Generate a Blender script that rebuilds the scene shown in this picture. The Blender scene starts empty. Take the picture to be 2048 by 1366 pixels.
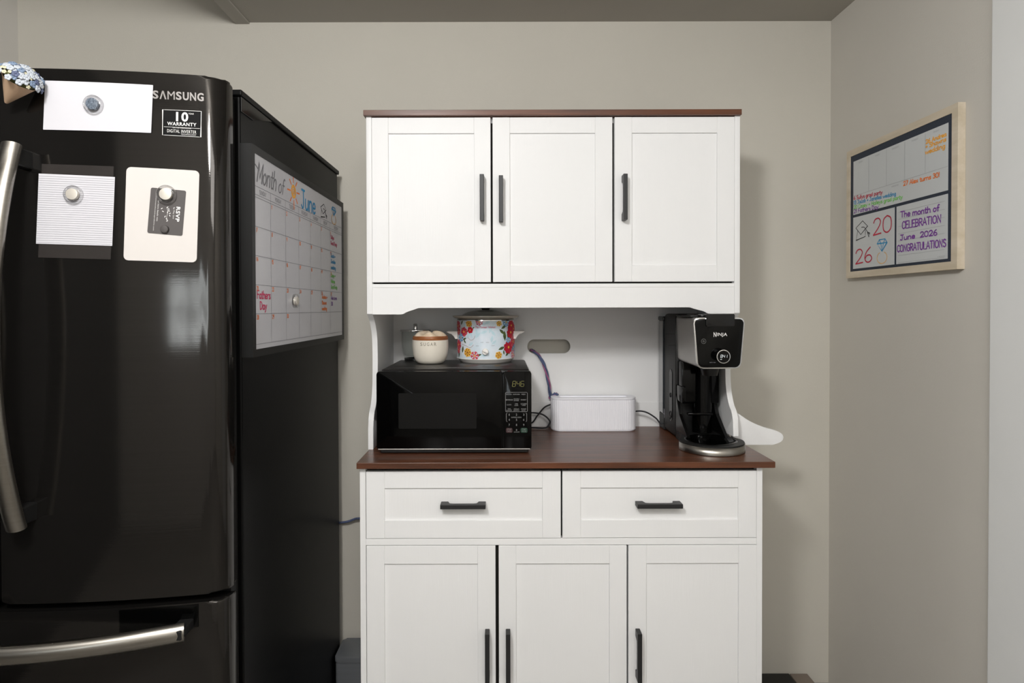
import bpy, bmesh, math, random
from mathutils import Vector, Matrix, Euler
random.seed(7)
PI = math.pi
scene = bpy.context.scene
C = scene.collection
E = 1.37                      # eye height
F = 1200.0                    # focal length in pixels of the 2048 frame
# ---------------------------------------------------------------- camera
PITCH, ROLL = math.radians(-0.7), math.radians(-0.15)
SHX, SHY = 19 / 2048, -53.3 / 2048
cam_d = bpy.data.cameras.new('camera'); cam = bpy.data.objects.new('camera', cam_d); C.objects.link(cam)
cam_d.sensor_width = 36; cam_d.lens = F * 36 / 2048; cam_d.shift_x = SHX; cam_d.shift_y = SHY
cam_d.clip_start = 0.02; cam_d.clip_end = 60
RM = Matrix.Rotation(PI / 2 + PITCH, 3, 'X') @ Matrix.Rotation(ROLL, 3, 'Z')
cam.matrix_world = Matrix.Translation((0, 0, E)) @ RM.to_4x4()
scene.camera = cam
# ---------------------------------------------------------------- world, lamps, exposure
vs = scene.view_settings
vs.view_transform = 'Standard'; vs.look = 'None'; vs.gamma = 1.0; vs.use_curve_mapping = False
vs.exposure = 0.72
scene.cycles.transparent_max_bounces = 32
w = bpy.data.worlds.new('world'); scene.world = w; w.use_nodes = True
w.node_tree.nodes['Background'].inputs[0].default_value = (0.75, 0.85, 1.0, 1)
w.node_tree.nodes['Background'].inputs[1].default_value = 1.5

def lamp(name, kind, loc, power, color, size=0.1, rot=(0, 0, 0), size_y=None, spec=1.0):
    d = bpy.data.lights.new(name, kind); d.energy = power; d.color = color
    if kind == 'AREA':
        d.size = size
        if size_y: d.shape = 'RECTANGLE'; d.size_y = size_y
    else:
        d.shadow_soft_size = size
    d.specular_factor = spec
    o = bpy.data.objects.new(name, d); C.objects.link(o); o.location = loc; o.rotation_euler = rot
    return o
lamp('ceiling_lamp', 'POINT', (-0.46, -0.05, 2.26), 50, (1.0, 0.99, 0.975), 0.14)
lamp('room_lamp', 'AREA', (0.35, -0.75, 2.33), 11, (1.0, 0.99, 0.98), 0.9, (math.radians(25), 0, 0))
lamp('window_daylight', 'AREA', (-0.96, -1.85, 1.36), 5, (0.92, 0.97, 1.0), 0.6, (math.radians(90), 0, 0), 0.6)

# ---------------------------------------------------------------- measuring helpers
def at(px, py, X=None, Y=None, Z=None):
    """world point seen at pixel (px,py) of the photograph on the plane X=, Y= or Z="""
    u = (px - 1024) / F + SHX * 2048 / F
    v = (683 - py) / F + SHY * 2048 / F
    d = RM @ Vector((u, v, -1.0)); o = Vector((0, 0, E))
    if Y is not None: t = (Y - o.y) / d.y
    elif X is not None: t = (X - o.x) / d.x
    else: t = (Z - o.z) / d.z
    return o + d * t
def fx(px, Y): return at(px, 615, Y=Y).x
def fz(py, Y): return at(1005, py, Y=Y).z

# ---------------------------------------------------------------- materials
def lin(c):
    if isinstance(c, str):
        c = [int(c[i:i + 2], 16) / 255 for i in (0, 2, 4)]
        c = [(x / 12.92 if x <= .04045 else ((x + .055) / 1.055) ** 2.4) for x in c]
    return (c[0], c[1], c[2], 1)
def mat(name, col, rough=0.5, metal=0.0, var=0.0, vscale=(6, 6, 6), bump=0.0, bscale=(60, 60, 60),
        spec=0.5, trans=0.0, emit=0.0, coat=0.0, col2=None, ior=1.45, aniso=0.0, alpha=1.0):
    m = bpy.data.materials.new(name); m.use_nodes = True
    nt = m.node_tree; b = nt.nodes['Principled BSDF']
    b.inputs['Base Color'].default_value = lin(col)
    b.inputs['Roughness'].default_value = rough; b.inputs['Metallic'].default_value = metal
    b.inputs['Specular IOR Level'].default_value = spec
    b.inputs['Transmission Weight'].default_value = trans; b.inputs['IOR'].default_value = ior
    b.inputs['Coat Weight'].default_value = coat; b.inputs['Coat Roughness'].default_value = 0.08
    b.inputs['Alpha'].default_value = alpha
    if aniso: b.inputs['Anisotropic'].default_value = aniso
    if emit:
        b.inputs['Emission Color'].default_value = lin(col); b.inputs['Emission Strength'].default_value = emit
    tc = nt.nodes.new('ShaderNodeTexCoord')
    if var or col2:
        mp = nt.nodes.new('ShaderNodeMapping'); mp.inputs['Scale'].default_value = vscale
        nz = nt.nodes.new('ShaderNodeTexNoise'); nz.inputs['Scale'].default_value = 1.0
        nz.inputs['Detail'].default_value = 6; nz.inputs['Roughness'].default_value = 0.6
        cr = nt.nodes.new('ShaderNodeValToRGB')
        a = lin(col)
        if col2: c0, c1 = lin(col2), a
        else: c0, c1 = tuple(x * (1 - var) for x in a[:3]) + (1,), tuple(min(1, x * (1 + var)) for x in a[:3]) + (1,)
        cr.color_ramp.elements[0].color = c0; cr.color_ramp.elements[1].color = c1
        cr.color_ramp.elements[0].position = 0.35; cr.color_ramp.elements[1].position = 0.65
        nt.links.new(tc.outputs['Object'], mp.inputs[0]); nt.links.new(mp.outputs[0], nz.inputs['Vector'])
        nt.links.new(nz.outputs['Fac'], cr.inputs[0]); nt.links.new(cr.outputs[0], b.inputs['Base Color'])
    if bump:
        mp = nt.nodes.new('ShaderNodeMapping'); mp.inputs['Scale'].default_value = bscale
        nz = nt.nodes.new('ShaderNodeTexNoise'); nz.inputs['Scale'].default_value = 1.0; nz.inputs['Detail'].default_value = 3
        bp = nt.nodes.new('ShaderNodeBump'); bp.inputs['Strength'].default_value = bump; bp.inputs['Distance'].default_value = 0.002
        nt.links.new(tc.outputs['Object'], mp.inputs[0]); nt.links.new(mp.outputs[0], nz.inputs['Vector'])
        nt.links.new(nz.outputs['Fac'], bp.inputs['Height']); nt.links.new(bp.outputs[0], b.inputs['Normal'])
    return m
def mglass(name, col, alpha):
    """thin clear plastic or glass: mostly see-through with a gloss"""
    m = bpy.data.materials.new(name); m.use_nodes = True; nt = m.node_tree
    out = nt.nodes['Material Output']; nt.nodes.remove(nt.nodes['Principled BSDF'])
    tr = nt.nodes.new('ShaderNodeBsdfTransparent'); tr.inputs[0].default_value = lin(col)
    gl = nt.nodes.new('ShaderNodeBsdfGlossy'); gl.inputs['Roughness'].default_value = 0.05
    lw = nt.nodes.new('ShaderNodeLayerWeight'); lw.inputs[0].default_value = alpha
    mx = nt.nodes.new('ShaderNodeMixShader')
    nt.links.new(lw.outputs['Facing'], mx.inputs[0]); nt.links.new(tr.outputs[0], mx.inputs[1]); nt.links.new(gl.outputs[0], mx.inputs[2])
    nt.links.new(mx.outputs[0], out.inputs[0])
    return m
def mlace(name, col):
    m = mglass(name, 'ffffff', 0.1); nt = m.node_tree
    out = nt.nodes['Material Output']
    tr = nt.nodes.new('ShaderNodeBsdfTransparent'); tl = nt.nodes.new('ShaderNodeBsdfTranslucent'); tl.inputs[0].default_value = lin(col)
    tc = nt.nodes.new('ShaderNodeTexCoord'); vo = nt.nodes.new('ShaderNodeTexVoronoi'); vo.inputs['Scale'].default_value = 16
    cr = nt.nodes.new('ShaderNodeValToRGB'); cr.color_ramp.elements[0].position = 0.35; cr.color_ramp.elements[1].position = 0.5
    mx = nt.nodes.new('ShaderNodeMixShader')
    nt.links.new(tc.outputs['Object'], vo.inputs['Vector']); nt.links.new(vo.outputs['Distance'], cr.inputs[0]); nt.links.new(cr.outputs[0], mx.inputs[0])
    nt.links.new(tl.outputs[0], mx.inputs[1]); nt.links.new(tr.outputs[0], mx.inputs[2]); nt.links.new(mx.outputs[0], out.inputs[0])
    return m
M = {
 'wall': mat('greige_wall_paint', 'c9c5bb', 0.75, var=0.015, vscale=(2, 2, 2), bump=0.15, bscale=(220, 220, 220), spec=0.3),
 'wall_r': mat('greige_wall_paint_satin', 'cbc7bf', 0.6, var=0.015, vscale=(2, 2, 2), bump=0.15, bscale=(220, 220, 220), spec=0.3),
 'soffit': mat('soffit_shaded_wall_paint', 'aba79f', 0.75, var=0.015, vscale=(2, 2, 2), bump=0.15, bscale=(220, 220, 220), spec=0.3),  # greige wall paint darkened to carry the shade under the soffit
 'white_wall': mat('off_white_wall_paint', 'd8d5d0', 0.7, var=0.01, bump=0.1, bscale=(200, 200, 200)),
 'dark_reflect_wall': mat('added_dark_wall_paint', '2c2b2a', 0.75, var=0.02, bump=0.1, bscale=(200, 200, 200)),  # for the added wall, dark so the refrigerator door reflects less
 'trim': mat('white_trim_paint', 'e2e3e2', 0.45, var=0.01, bump=0.05),
 'floor': mat('floor_planks', '827e78', 0.5, var=0.25, vscale=(1.5, 14, 1), bump=0.1),
 'white': mat('white_laminate', 'e9e9e9', 0.42, var=0.008, vscale=(4, 4, 1), bump=0.10, bscale=(260, 260, 14), spec=0.4),
 'white_in': mat('white_panel_laminate', 'e4e4e4', 0.5, var=0.008, bump=0.05, bscale=(200, 200, 20)),
 'walnut': mat('walnut_laminate', '663b24', 0.33, col2='452717', vscale=(3.5, 60, 60), bump=0.06, bscale=(8, 160, 160), coat=0.15),
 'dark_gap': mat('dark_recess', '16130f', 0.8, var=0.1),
 'handle': mat('charcoal_metal_handle', '2b2b2c', 0.42, metal=0.3, var=0.05),
 'fridge': mat('black_stainless_door', '3a3836', 0.085, metal=0.85, var=0.04, vscale=(1, 1, 300), bump=0.015, bscale=(3, 3, 500), aniso=0.3),
 'fridge_case': mat('black_textured_case', '0b0b0b', 0.38, spec=0.1, var=0.06, bump=0.06, bscale=(300, 300, 300)),
 'gasket': mat('black_rubber_gasket', '0a0a0a', 0.7, var=0.1),
 'steel': mat('brushed_steel', '98948d', 0.30, metal=1.0, var=0.05, vscale=(2, 2, 200), aniso=0.5),
 'steel_grey': mat('satin_silver_plastic', 'a09d99', 0.35, metal=0.85, var=0.05),
 'chrome': mat('chrome', 'd0d0d0', 0.08, metal=1.0, var=0.02),
 'logo': mat('grey_metal_letters', '86827f', 0.5, metal=0.3, var=0.03),
 'paper': mat('white_paper', 'cccbd0', 0.8, var=0.01, bump=0.05),
 'card': mat('cream_card_stock', 'cec9c5', 0.75, var=0.01, bump=0.05),
 'grey_card': mat('charcoal_card', '514d4c', 0.7, var=0.03),
 'ink_white': mat('white_print', 'e8e6e4', 0.7, var=0.02),
 'line_grey': mat('grey_printed_lines', 'a9a8ad', 0.8, var=0.02),
 'black': mat('black_plastic', '0c0c0c', 0.25, var=0.1, spec=0.5),
 'black_matte': mat('black_matte_plastic', '141414', 0.5, var=0.1, bump=0.05, bscale=(300, 300, 300)),
 'black_gloss': mat('black_gloss_panel', '040404', 0.10, var=0.1, spec=0.22),
 'mw_body': mat('black_painted_metal', '211f1e', 0.35, var=0.08, bump=0.03, bscale=(200, 200, 200)),
 'mw_glass': mat('dark_oven_glass', '0e0e0e', 0.14, spec=0.25, var=0.05, vscale=(400, 400, 400)),
 'label_black': mat('black_label_film', '080808', 0.6, spec=0.15, var=0.05),
 'clear': mglass('clear_acrylic', 'fafafa', 0.25),
 'film': mat('smoky_clear_film', '3c3836', 0.25, var=0.02, alpha=0.6),
 'glass': mglass('clear_glass', 'fdfefd', 0.10),
 'magnet_core': mat('silver_magnet_core', 'cfc9bf', 0.35, metal=0.3, var=0.03),
 'magnet_print': mat('blue_grey_mottled_print', '76818e', 0.5, col2='343d4a', vscale=(320, 320, 320)),
 'cone': mat('tan_paper_cone', 'c9a98c', 0.7, var=0.04, bump=0.1),
 'fl_white': mat('pale_blue_petals', 'b9bfc7', 0.6, var=0.06, vscale=(90, 90, 90)),
 'fl_blue': mat('blue_petals', '76879f', 0.6, var=0.15, vscale=(90, 90, 90)),
 'fl_indigo': mat('indigo_petals', '59627e', 0.6, var=0.15, vscale=(90, 90, 90)),
 'fl_cream': mat('cream_buds', 'cfcaae', 0.6, var=0.06, vscale=(90, 90, 90)),
 'stem': mat('olive_stems', '5d5f35', 0.7, var=0.15),
 'cal_frame': mat('black_wood_frame', '0f0f0e', 0.45, spec=0.3, var=0.06, bump=0.04),
 'board': mat('white_board', 'c6c6cc', 0.22, var=0.006, spec=0.5),
 'board_cool': mat('grey_white_board', 'c9cccd', 0.3, var=0.006, spec=0.4),
 'pale_wood': mat('pale_birch_frame', 'd6cab7', 0.55, col2='c6b9a2', vscale=(30, 5, 30), bump=0.05),
 'navy': mat('navy_speckled_border', '1c2431', 0.6, col2='333c4b', vscale=(450, 450, 450)),
 'p_grey': mat('grey_print', '7d7d82', 0.7, var=0.03), 'p_lgrey': mat('pale_grey_print', 'a2a4a6', 0.7, var=0.03),
 'm_blue': mat('blue_marker', '2f8fc0', 0.6, var=0.1, vscale=(60, 60, 60)),
 'm_orange': mat('orange_marker', 'ec7a2c', 0.6, var=0.1, vscale=(60, 60, 60)),
 'm_yellow': mat('amber_marker', 'f0a93a', 0.6, var=0.1, vscale=(60, 60, 60)),
 'm_red': mat('red_marker', 'c0203f', 0.6, var=0.1, vscale=(60, 60, 60)),
 'm_pink': mat('magenta_marker', 'c8305f', 0.6, var=0.1, vscale=(60, 60, 60)),
 'm_green': mat('green_marker', '7ed060', 0.6, var=0.1, vscale=(60, 60, 60)),
 'm_purple': mat('purple_marker', '7a3a9a', 0.6, var=0.1, vscale=(60, 60, 60)),
 'm_black': mat('black_marker', '26262a', 0.6, var=0.1, vscale=(60, 60, 60)),
 'm_gold': mat('gold_marker', 'e6b978', 0.6, var=0.1, vscale=(60, 60, 60)),
 'ceramic': mat('cream_stoneware', 'e4ddd0', 0.35, var=0.02, vscale=(30, 30, 30), coat=0.2),
 'frosting': mat('cream_glazed_swirl', 'efe0cb', 0.4, col2='dcc3a5', vscale=(40, 40, 40), coat=0.2),
 'acacia': mat('brown_wood_band', 'a8683a', 0.5, col2='7d4724', vscale=(15, 15, 120), bump=0.05),
 'taupe_ink': mat('olive_grey_ink', '76705c', 0.7, var=0.05),
 'sc_body': mat('pale_blue_enamel', 'dfe6ef', 0.2, col2='cfe0ea', vscale=(22, 22, 22), coat=0.4),
 'sc_white': mat('white_plastic', 'ece9e4', 0.35, var=0.01),
 'crock': mat('grey_beige_crock', 'c4bbad', 0.3, var=0.03, coat=0.3),
 'fl_red': mat('red_flower_print', 'c5202c', 0.3, col2='a31420', vscale=(120, 120, 120)),
 'fl_coral': mat('coral_flower_print', 'd4606c', 0.3, col2='c23f52', vscale=(120, 120, 120)),
 'fl_yel': mat('yellow_flower_print', 'e8b344', 0.3, var=0.1, vscale=(120, 120, 120)),
 'fl_sky': mat('sky_flower_print', '5a92bd', 0.3, var=0.12, vscale=(120, 120, 120)),
 'sc_aqua': mat('pale_aqua_leaf_print', 'c2dde6', 0.25, var=0.05, vscale=(60, 60, 60)),
 'leaf': mat('green_leaf_print', '5a6a3c', 0.3, col2='39462a', vscale=(120, 120, 120)),
 'box_white': mat('white_ribbed_plastic', 'f2f2f8', 0.4, var=0.01),
 'cord': mat('black_cord_rubber', '191a1e', 0.5, var=0.05),
 'cord_b': mat('slate_blue_cord', '4d5878', 0.6, var=0.25, vscale=(60, 60, 40)),
 'cord_p': mat('mauve_cord', '96597f', 0.6, var=0.2, vscale=(60, 60, 40)),
 'smoke': mglass('clear_tank_plastic', 'c4c8cb', 0.35),
 'disp_y': mat('amber_digits', '77753f', 0.5, emit=0.02), 'disp_w': mat('white_digits', 'e8eef2', 0.5, emit=0.15),
 'key_grey': mat('grey_keypad_print', '929292', 0.6, var=0.03),
 'key_green': mat('dark_green_key', '0a3322', 0.5, var=0.05), 'key_red': mat('dark_red_key', '300f14', 0.5, var=0.05),
 'bin': mat('grey_brushed_bin', '74777b', 0.4, metal=0.3, var=0.05, vscale=(3, 3, 100)),
 'taupe': mat('taupe_plastic', '7d7268', 0.6, var=0.03),
 'curtain': mlace('lace_curtain', 'e4e4e0'),
}

# ---------------------------------------------------------------- mesh helpers
def nb(): return bmesh.new()
def xbox(bm, x0, x1, y0, y1, z0, z1, bev=0.0, seg=2, mi=0):
    vs_ = [bm.verts.new((x, y, z)) for x in (x0, x1) for y in (y0, y1) for z in (z0, z1)]
    q = [(0, 1, 3, 2), (4, 6, 7, 5), (0, 4, 5, 1), (2, 3, 7, 6), (0, 2, 6, 4), (1, 5, 7, 3)]
    fs = [bm.faces.new([vs_[i] for i in f]) for f in q]
    for f in fs: f.material_index = mi
    if bev:
        es = list({e for f in fs for e in f.edges})
        bmesh.ops.bevel(bm, geom=es, offset=bev, segments=seg, profile=0.5, affect='EDGES', material=mi)
    return fs
def prism(bm, pts, fmap, w0, w1, mi=0, bev=0.0, seg=2):
    """polygon pts (u,v) swept from w0 to w1; fmap(u,v,w)->point"""
    a = [bm.verts.new(fmap(u, v, w0)) for u, v in pts]; b = [bm.verts.new(fmap(u, v, w1)) for u, v in pts]
    n = len(pts); fs = [bm.faces.new(a), bm.faces.new(b[::-1])]
    for i in range(n):
        j = (i + 1) % n
        fs.append(bm.faces.new([a[j], a[i], b[i], b[j]]))
    for f in fs: f.material_index = mi
    if bev:
        es = [e for e in fs[0].edges] + [e for e in fs[1].edges]
        bmesh.ops.bevel(bm, geom=es, offset=bev, segments=seg, profile=0.5, affect='EDGES', material=mi)
    return fs
def lathe(bm, prof, cx, cy, seg=48, mi=0, axis='Z', cz=0.0, sx=1.0, sy=1.0):
    """profile (r, z); axis Z or along -Y (z measured towards the viewer)"""
    rings = []
    for r, z in prof:
        if r < 1e-6:
            p = (cx, cy, cz + z) if axis == 'Z' else (cx, cy - z, cz)
            rings.append([bm.verts.new(p)])
        else:
            ring = []
            for i in range(seg):
                a = 2 * PI * i / seg
                if axis == 'Z': p = (cx + sx * r * math.cos(a), cy + sy * r * math.sin(a), cz + z)
                else: p = (cx + r * math.cos(a), cy - z, cz + r * math.sin(a))
                ring.append(bm.verts.new(p))
            rings.append(ring)
    for A, B in zip(rings, rings[1:]):
        for i in range(seg):
            j = (i + 1) % seg
            if len(A) == 1 and len(B) == 1: continue
            if len(A) == 1: f = bm.faces.new([A[0], B[j], B[i]])
            elif len(B) == 1: f = bm.faces.new([A[i], A[j], B[0]])
            else: f = bm.faces.new([A[i], A[j], B[j], B[i]])
            f.material_index = mi; f.smooth = True
def tube(bm, pts, r, seg=10, mi=0, ry=None, up=Vector((0, 0, 1)), caps=True):
    pts = [Vector(p) for p in pts]; rings = []; n = len(pts)
    prevn = None
    for i, p in enumerate(pts):
        t = (pts[min(i + 1, n - 1)] - pts[max(i - 1, 0)]).normalized()
        if prevn is None:
            a = up if abs(t.dot(up)) < 0.95 else Vector((1, 0, 0))
            nn = (a - t * a.dot(t)).normalized()
        else:
            nn = (prevn - t * prevn.dot(t)).normalized()
        prevn = nn; b = t.cross(nn)
        rr = r[i] if isinstance(r, (list, tuple)) else r
        r2 = ry if ry else rr
        rings.append([bm.verts.new(p + nn * (rr * math.cos(2 * PI * k / seg)) + b * (r2 * math.sin(2 * PI * k / seg))) for k in range(seg)])
    for A, B in zip(rings, rings[1:]):
        for k in range(seg):
            j = (k + 1) % seg
            f = bm.faces.new([A[k], A[j], B[j], B[k]]); f.material_index = mi; f.smooth = True
    if caps:
        for R_ in (rings[0][::-1], rings[-1]):
            f = bm.faces.new(R_); f.material_index = mi
def spline(pts, n=8):
    """Catmull-Rom through points of any dimension"""
    P = [tuple(p) for p in pts]
    if len(P) < 3: return P
    Q = [P[0]] + P + [P[-1]]; out = []
    for i in range(1, len(Q) - 2):
        for k in range(n):
            t = k / n
            out.append(tuple(0.5 * ((2 * b) + (-a + c) * t + (2 * a - 5 * b + 4 * c - d) * t * t + (-a + 3 * b - 3 * c + d) * t ** 3)
                             for a, b, c, d in zip(Q[i - 1], Q[i], Q[i + 1], Q[i + 2])))
    out.append(P[-1])
    return out
def rrect(u0, u1, v0, v1, r, n=5):
    pts = []
    for cx, cy, a0 in ((u1 - r, v1 - r, 0), (u0 + r, v1 - r, 90), (u0 + r, v0 + r, 180), (u1 - r, v0 + r, 270)):
        for k in range(n + 1):
            a = math.radians(a0 + 90 * k / n); pts.append((cx + r * math.cos(a), cy + r * math.sin(a)))
    return pts
def circ(cu, cv, r, n=32): return [(cu + r * math.cos(2 * PI * k / n), cv + r * math.sin(2 * PI * k / n)) for k in range(n)]
OFF = {}
def obj(name, bm, m, parent=None, smooth=None, origin=None):
    """link one mesh object; bm is in world coordinates"""
    bmesh.ops.recalc_face_normals(bm, faces=bm.faces[:])
    if parent is not None: off = OFF[parent.name]
    else:
        if origin is None:
            xs = [v.co.x for v in bm.verts]; ys = [v.co.y for v in bm.verts]; zs = [v.co.z for v in bm.verts]
            origin = Vector(((min(xs) + max(xs)) / 2, (min(ys) + max(ys)) / 2, min(zs)))
        off = Vector(origin)
    for v in bm.verts: v.co -= off
    me = bpy.data.meshes.new(name); bm.to_mesh(me); bm.free()
    for mm in (m if isinstance(m, (list, tuple)) else [m]): me.materials.append(mm)
    if smooth:
        for p in me.polygons: p.use_smooth = True
        me.set_sharp_from_angle(angle=math.radians(smooth))
    o = bpy.data.objects.new(name, me); C.objects.link(o)
    if parent is not None: o.parent = parent
    else: o.location = off
    OFF[o.name] = off
    return o
def thing(name, loc, label, cat, group=None):
    o = bpy.data.objects.new(name, None); C.objects.link(o); o.location = loc; o.empty_display_size = 0.05
    OFF[o.name] = Vector(loc); return tag(o, label, cat, group)
def tag(o, label, cat, group=None):
    o['label'] = label; o['category'] = cat
    if group: o['group'] = group
    return o
def struct(name, bm, m, parent=None, smooth=None):
    o = obj(name, bm, m, parent, smooth)
    if parent is None: o['kind'] = 'structure'
    return o
def bxo(name, b6, m, parent=None, bev=0.0, smooth=None):
    bm = nb(); xbox(bm, *b6, bev=bev); return obj(name, bm, m, parent, smooth)
# planes to write and draw on: f(u,v,w), w = height off the surface
def on_front(Y): return lambda u, v, w: Vector((u, Y - w, v))
def on_left_face(X): return lambda u, v, w: Vector((X + w, u, v))      # faces +X, u runs away from the viewer
def on_right_face(X): return lambda u, v, w: Vector((X - w, -u, v))    # faces -X
def on_top(Z): return lambda u, v, w: Vector((u, v, Z + w))
def on_cyl(cx, cy, r): return lambda u, v, w: Vector((cx + (r + w) * math.sin(u / r), cy - (r + w) * math.cos(u / r), v))

# ---------------------------------------------------------------- writing
GL = {
 'a': (4.6, '~3.7,3.2 2.3,4.1 .7,3 .6,1.2 1.8,0 3.2,1 3.8,2.6|~3.8,4 3.7,1 4.4,0'), 'b': (4.4, '.6,7 .6,0|~.6,2.8 2,4.1 3.6,3 3.6,1 2.2,0 .6,.9'),
 'c': (4, '~3.5,3.4 2.2,4.1 .8,3 .6,1.4 1.8,0 3.6,.7'), 'd': (4.6, '~3.7,3 2.4,4 .8,3 .6,1.2 1.8,0 3.2,.9 3.8,2|3.8,7 3.8,0'),
 'e': (4.2, '~.7,2 3.5,2.3 3,3.8 1.8,4.1 .7,3 .6,1.3 1.8,0 3.6,.7'), 'f': (3.2, '~3.2,6.6 2.2,7 1.4,5.8 1.3,3 1.3,0|.2,3.9 2.9,4'),
 'g': (4.6, '~3.7,3.2 2.3,4.1 .7,3 .6,1.2 1.8,0 3.2,1 3.8,2.8|~3.8,4 3.8,0 3.2,-2 1.8,-2.5 .6,-1.7'), 'h': (4.5, '.6,7 .6,0|~.6,2.6 2,4.1 3.5,3.4 3.7,0'),
 'i': (1.7, '.8,4 .8,0|.8,5.6 .9,5.8'), 'j': (2.4, '~1.6,4 1.6,0 1.2,-2 .2,-2.3'), 'l': (1.7, '.8,7 .8,0'),
 'm': (6.6, '.6,4 .6,0|~.6,2.7 1.9,4.1 3,3.2 3.1,0|~3.1,2.7 4.4,4.1 5.6,3.2 5.8,0'), 'n': (4.5, '.6,4 .6,0|~.6,2.6 2,4.1 3.5,3.3 3.7,0'),
 'o': (4.5, '~2.2,4.1 .7,3 .6,1.2 2,0 3.6,1 3.7,2.9 2.2,4.1'), 'p': (4.5, '.6,4 .6,-2.6|~.6,2.9 2.1,4.1 3.7,2.9 3.6,1 2.2,0 .6,.9'),
 'r': (3.3, '.6,4 .6,0|~.6,2.3 1.7,3.9 3,3.9'), 's': (3.7, '~3.2,3.5 2,4.1 .8,3.3 1.4,2.3 2.8,1.7 3.1,.6 1.8,0 .5,.6'),
 't': (3.2, '~1.5,6.2 1.4,1 2,0 3,.4|.2,4.1 2.9,4.2'), 'u': (4.6, '~.6,4 .7,.9 2,0 3.4,1 3.7,2.4|3.8,4 3.9,0'),
 'w': (6.2, '.4,4 1.7,0 3.1,3.4 4.4,0 5.8,4'), 'x': (4.2, '.5,4 3.7,0|3.6,4 .4,0'), 'y': (4.4, '.5,4 2.2,.4|~3.9,4 2.2,.2 1.2,-2 .3,-2.4'), 'k': (4, '.6,7 .6,0|3.4,4 .7,1.8 3.6,0'), 'v': (4.2, '.4,4 2,0 3.7,4'),
 'A': (5.4, '.4,0 2.7,7 5,0|1.2,2.4 4.2,2.4'), 'B': (5, '.7,0 .7,7|~.7,7 3.4,6.8 3.9,5.3 3.2,3.9 .7,3.7|~.7,3.7 3.6,3.5 4.4,1.9 3.4,.3 .7,0'),
 'C': (5, '~4.5,5.8 3,7 1.2,6 .6,3.5 1.2,1 3,0 4.6,1.2'), 'D': (5.2, '.7,0 .7,7|~.7,7 3.3,6.3 4.6,3.5 3.3,.7 .7,0'),
 'E': (4.6, '4.2,7 .7,7 .7,0 4.3,0|.7,3.7 3.7,3.7'), 'F': (4.5, '.7,0 .7,7 4.3,7|.7,3.7 3.6,3.7'),
 'G': (5.4, '~4.7,5.8 3.1,7 1.2,6 .6,3.5 1.2,1 3,0 4.8,1.2 4.9,3|3.2,3 4.9,3'), 'H': (5.2, '.7,0 .7,7|4.5,0 4.5,7|.7,3.6 4.5,3.6'),
 'I': (2.2, '1.1,0 1.1,7'), 'J': (4.6, '.8,7 4.3,7|~2.8,7 2.8,1.4 1.8,0 .5,1'), 'L': (4.3, '.7,7 .7,0 4,0'),
 'M': (6.4, '.6,0 1,7 3.2,1.5 5.4,7 5.8,0'), 'N': (5.3, '.7,0 .7,7 4.6,0 4.6,7'), 'O': (5.7, '~2.8,7 1,5.9 .5,3.5 1.1,1 2.8,0 4.6,1 5.1,3.5 4.5,6 2.8,7'),
 'P': (4.8, '.7,0 .7,7|~.7,7 3.6,6.7 4.2,5.2 3.5,3.6 .7,3.3'), 'R': (5, '.7,0 .7,7|~.7,7 3.6,6.7 4.2,5.2 3.5,3.7 .7,3.4|2.3,3.4 4.6,0'),
 'S': (4.7, '~4.2,6 2.6,7 .9,6 1.2,4.4 3.6,3 4,1.2 2.3,0 .5,1'), 'T': (4.9, '.2,7 4.7,7|2.4,7 2.4,0'), 'U': (5.2, '~.7,7 .7,2 1.6,.2 3.4,.1 4.5,2 4.5,7'),
 'V': (5, '.3,7 2.5,0 4.7,7'), 'W': (7, '.3,7 1.9,0 3.5,5.5 5.1,0 6.7,7'), 'Y': (4.9, '.3,7 2.4,3.5 4.6,7|2.4,3.5 2.4,0'),
 '0': (4.9, '~2.4,7 .9,5.9 .5,3.5 .9,1.1 2.4,0 3.9,1.1 4.3,3.5 3.9,5.9 2.4,7'), '1': (2.8, '.5,5.7 1.7,7 1.7,0'), '2': (4.6, '~.6,5.4 1.4,6.8 3,6.9 3.9,5.3 3,3 .5,.1|.5,.1 4.2,.3'),
 '3': (4.5, '~.6,6.2 2.2,7 3.8,5.6 2,3.8|~2,3.8 4,2 2.4,0 .5,.8'), '4': (4.7, '3.2,0 3.2,7 .4,2.2 4.4,2.2'), '5': (4.5, '3.8,7 .9,7 .8,4|~.8,4 2.6,4.4 4,2.4 2.6,.1 .5,.7'),
 '6': (4.6, '~3.3,7 1.4,5 .6,2.4 1.3,.4 2.8,0 4,1.4 3.2,3.2 1.6,3.2 .7,1.8'), '7': (4.4, '.4,7 4,7 1.6,0'), '8': (4.5, '~2.2,3.8 .8,5.3 2.2,7 3.7,5.4 2.2,3.8 .5,1.7 2.2,0 4,1.7 2.2,3.8'),
 '9': (4.5, '~3.8,5.3 2.2,3.4 .7,5.2 2.2,7 3.8,5.4 3.2,0'), '+': (4.2, '.5,2.6 3.7,2.6|2.1,1 2.1,4.2'), '!': (1.8, '.9,7 .9,2|.9,.3 .9,0'), ' ': (2.6, ''), '.': (1.5, '.7,.2 .7,0'),
}
SC = [0]
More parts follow.
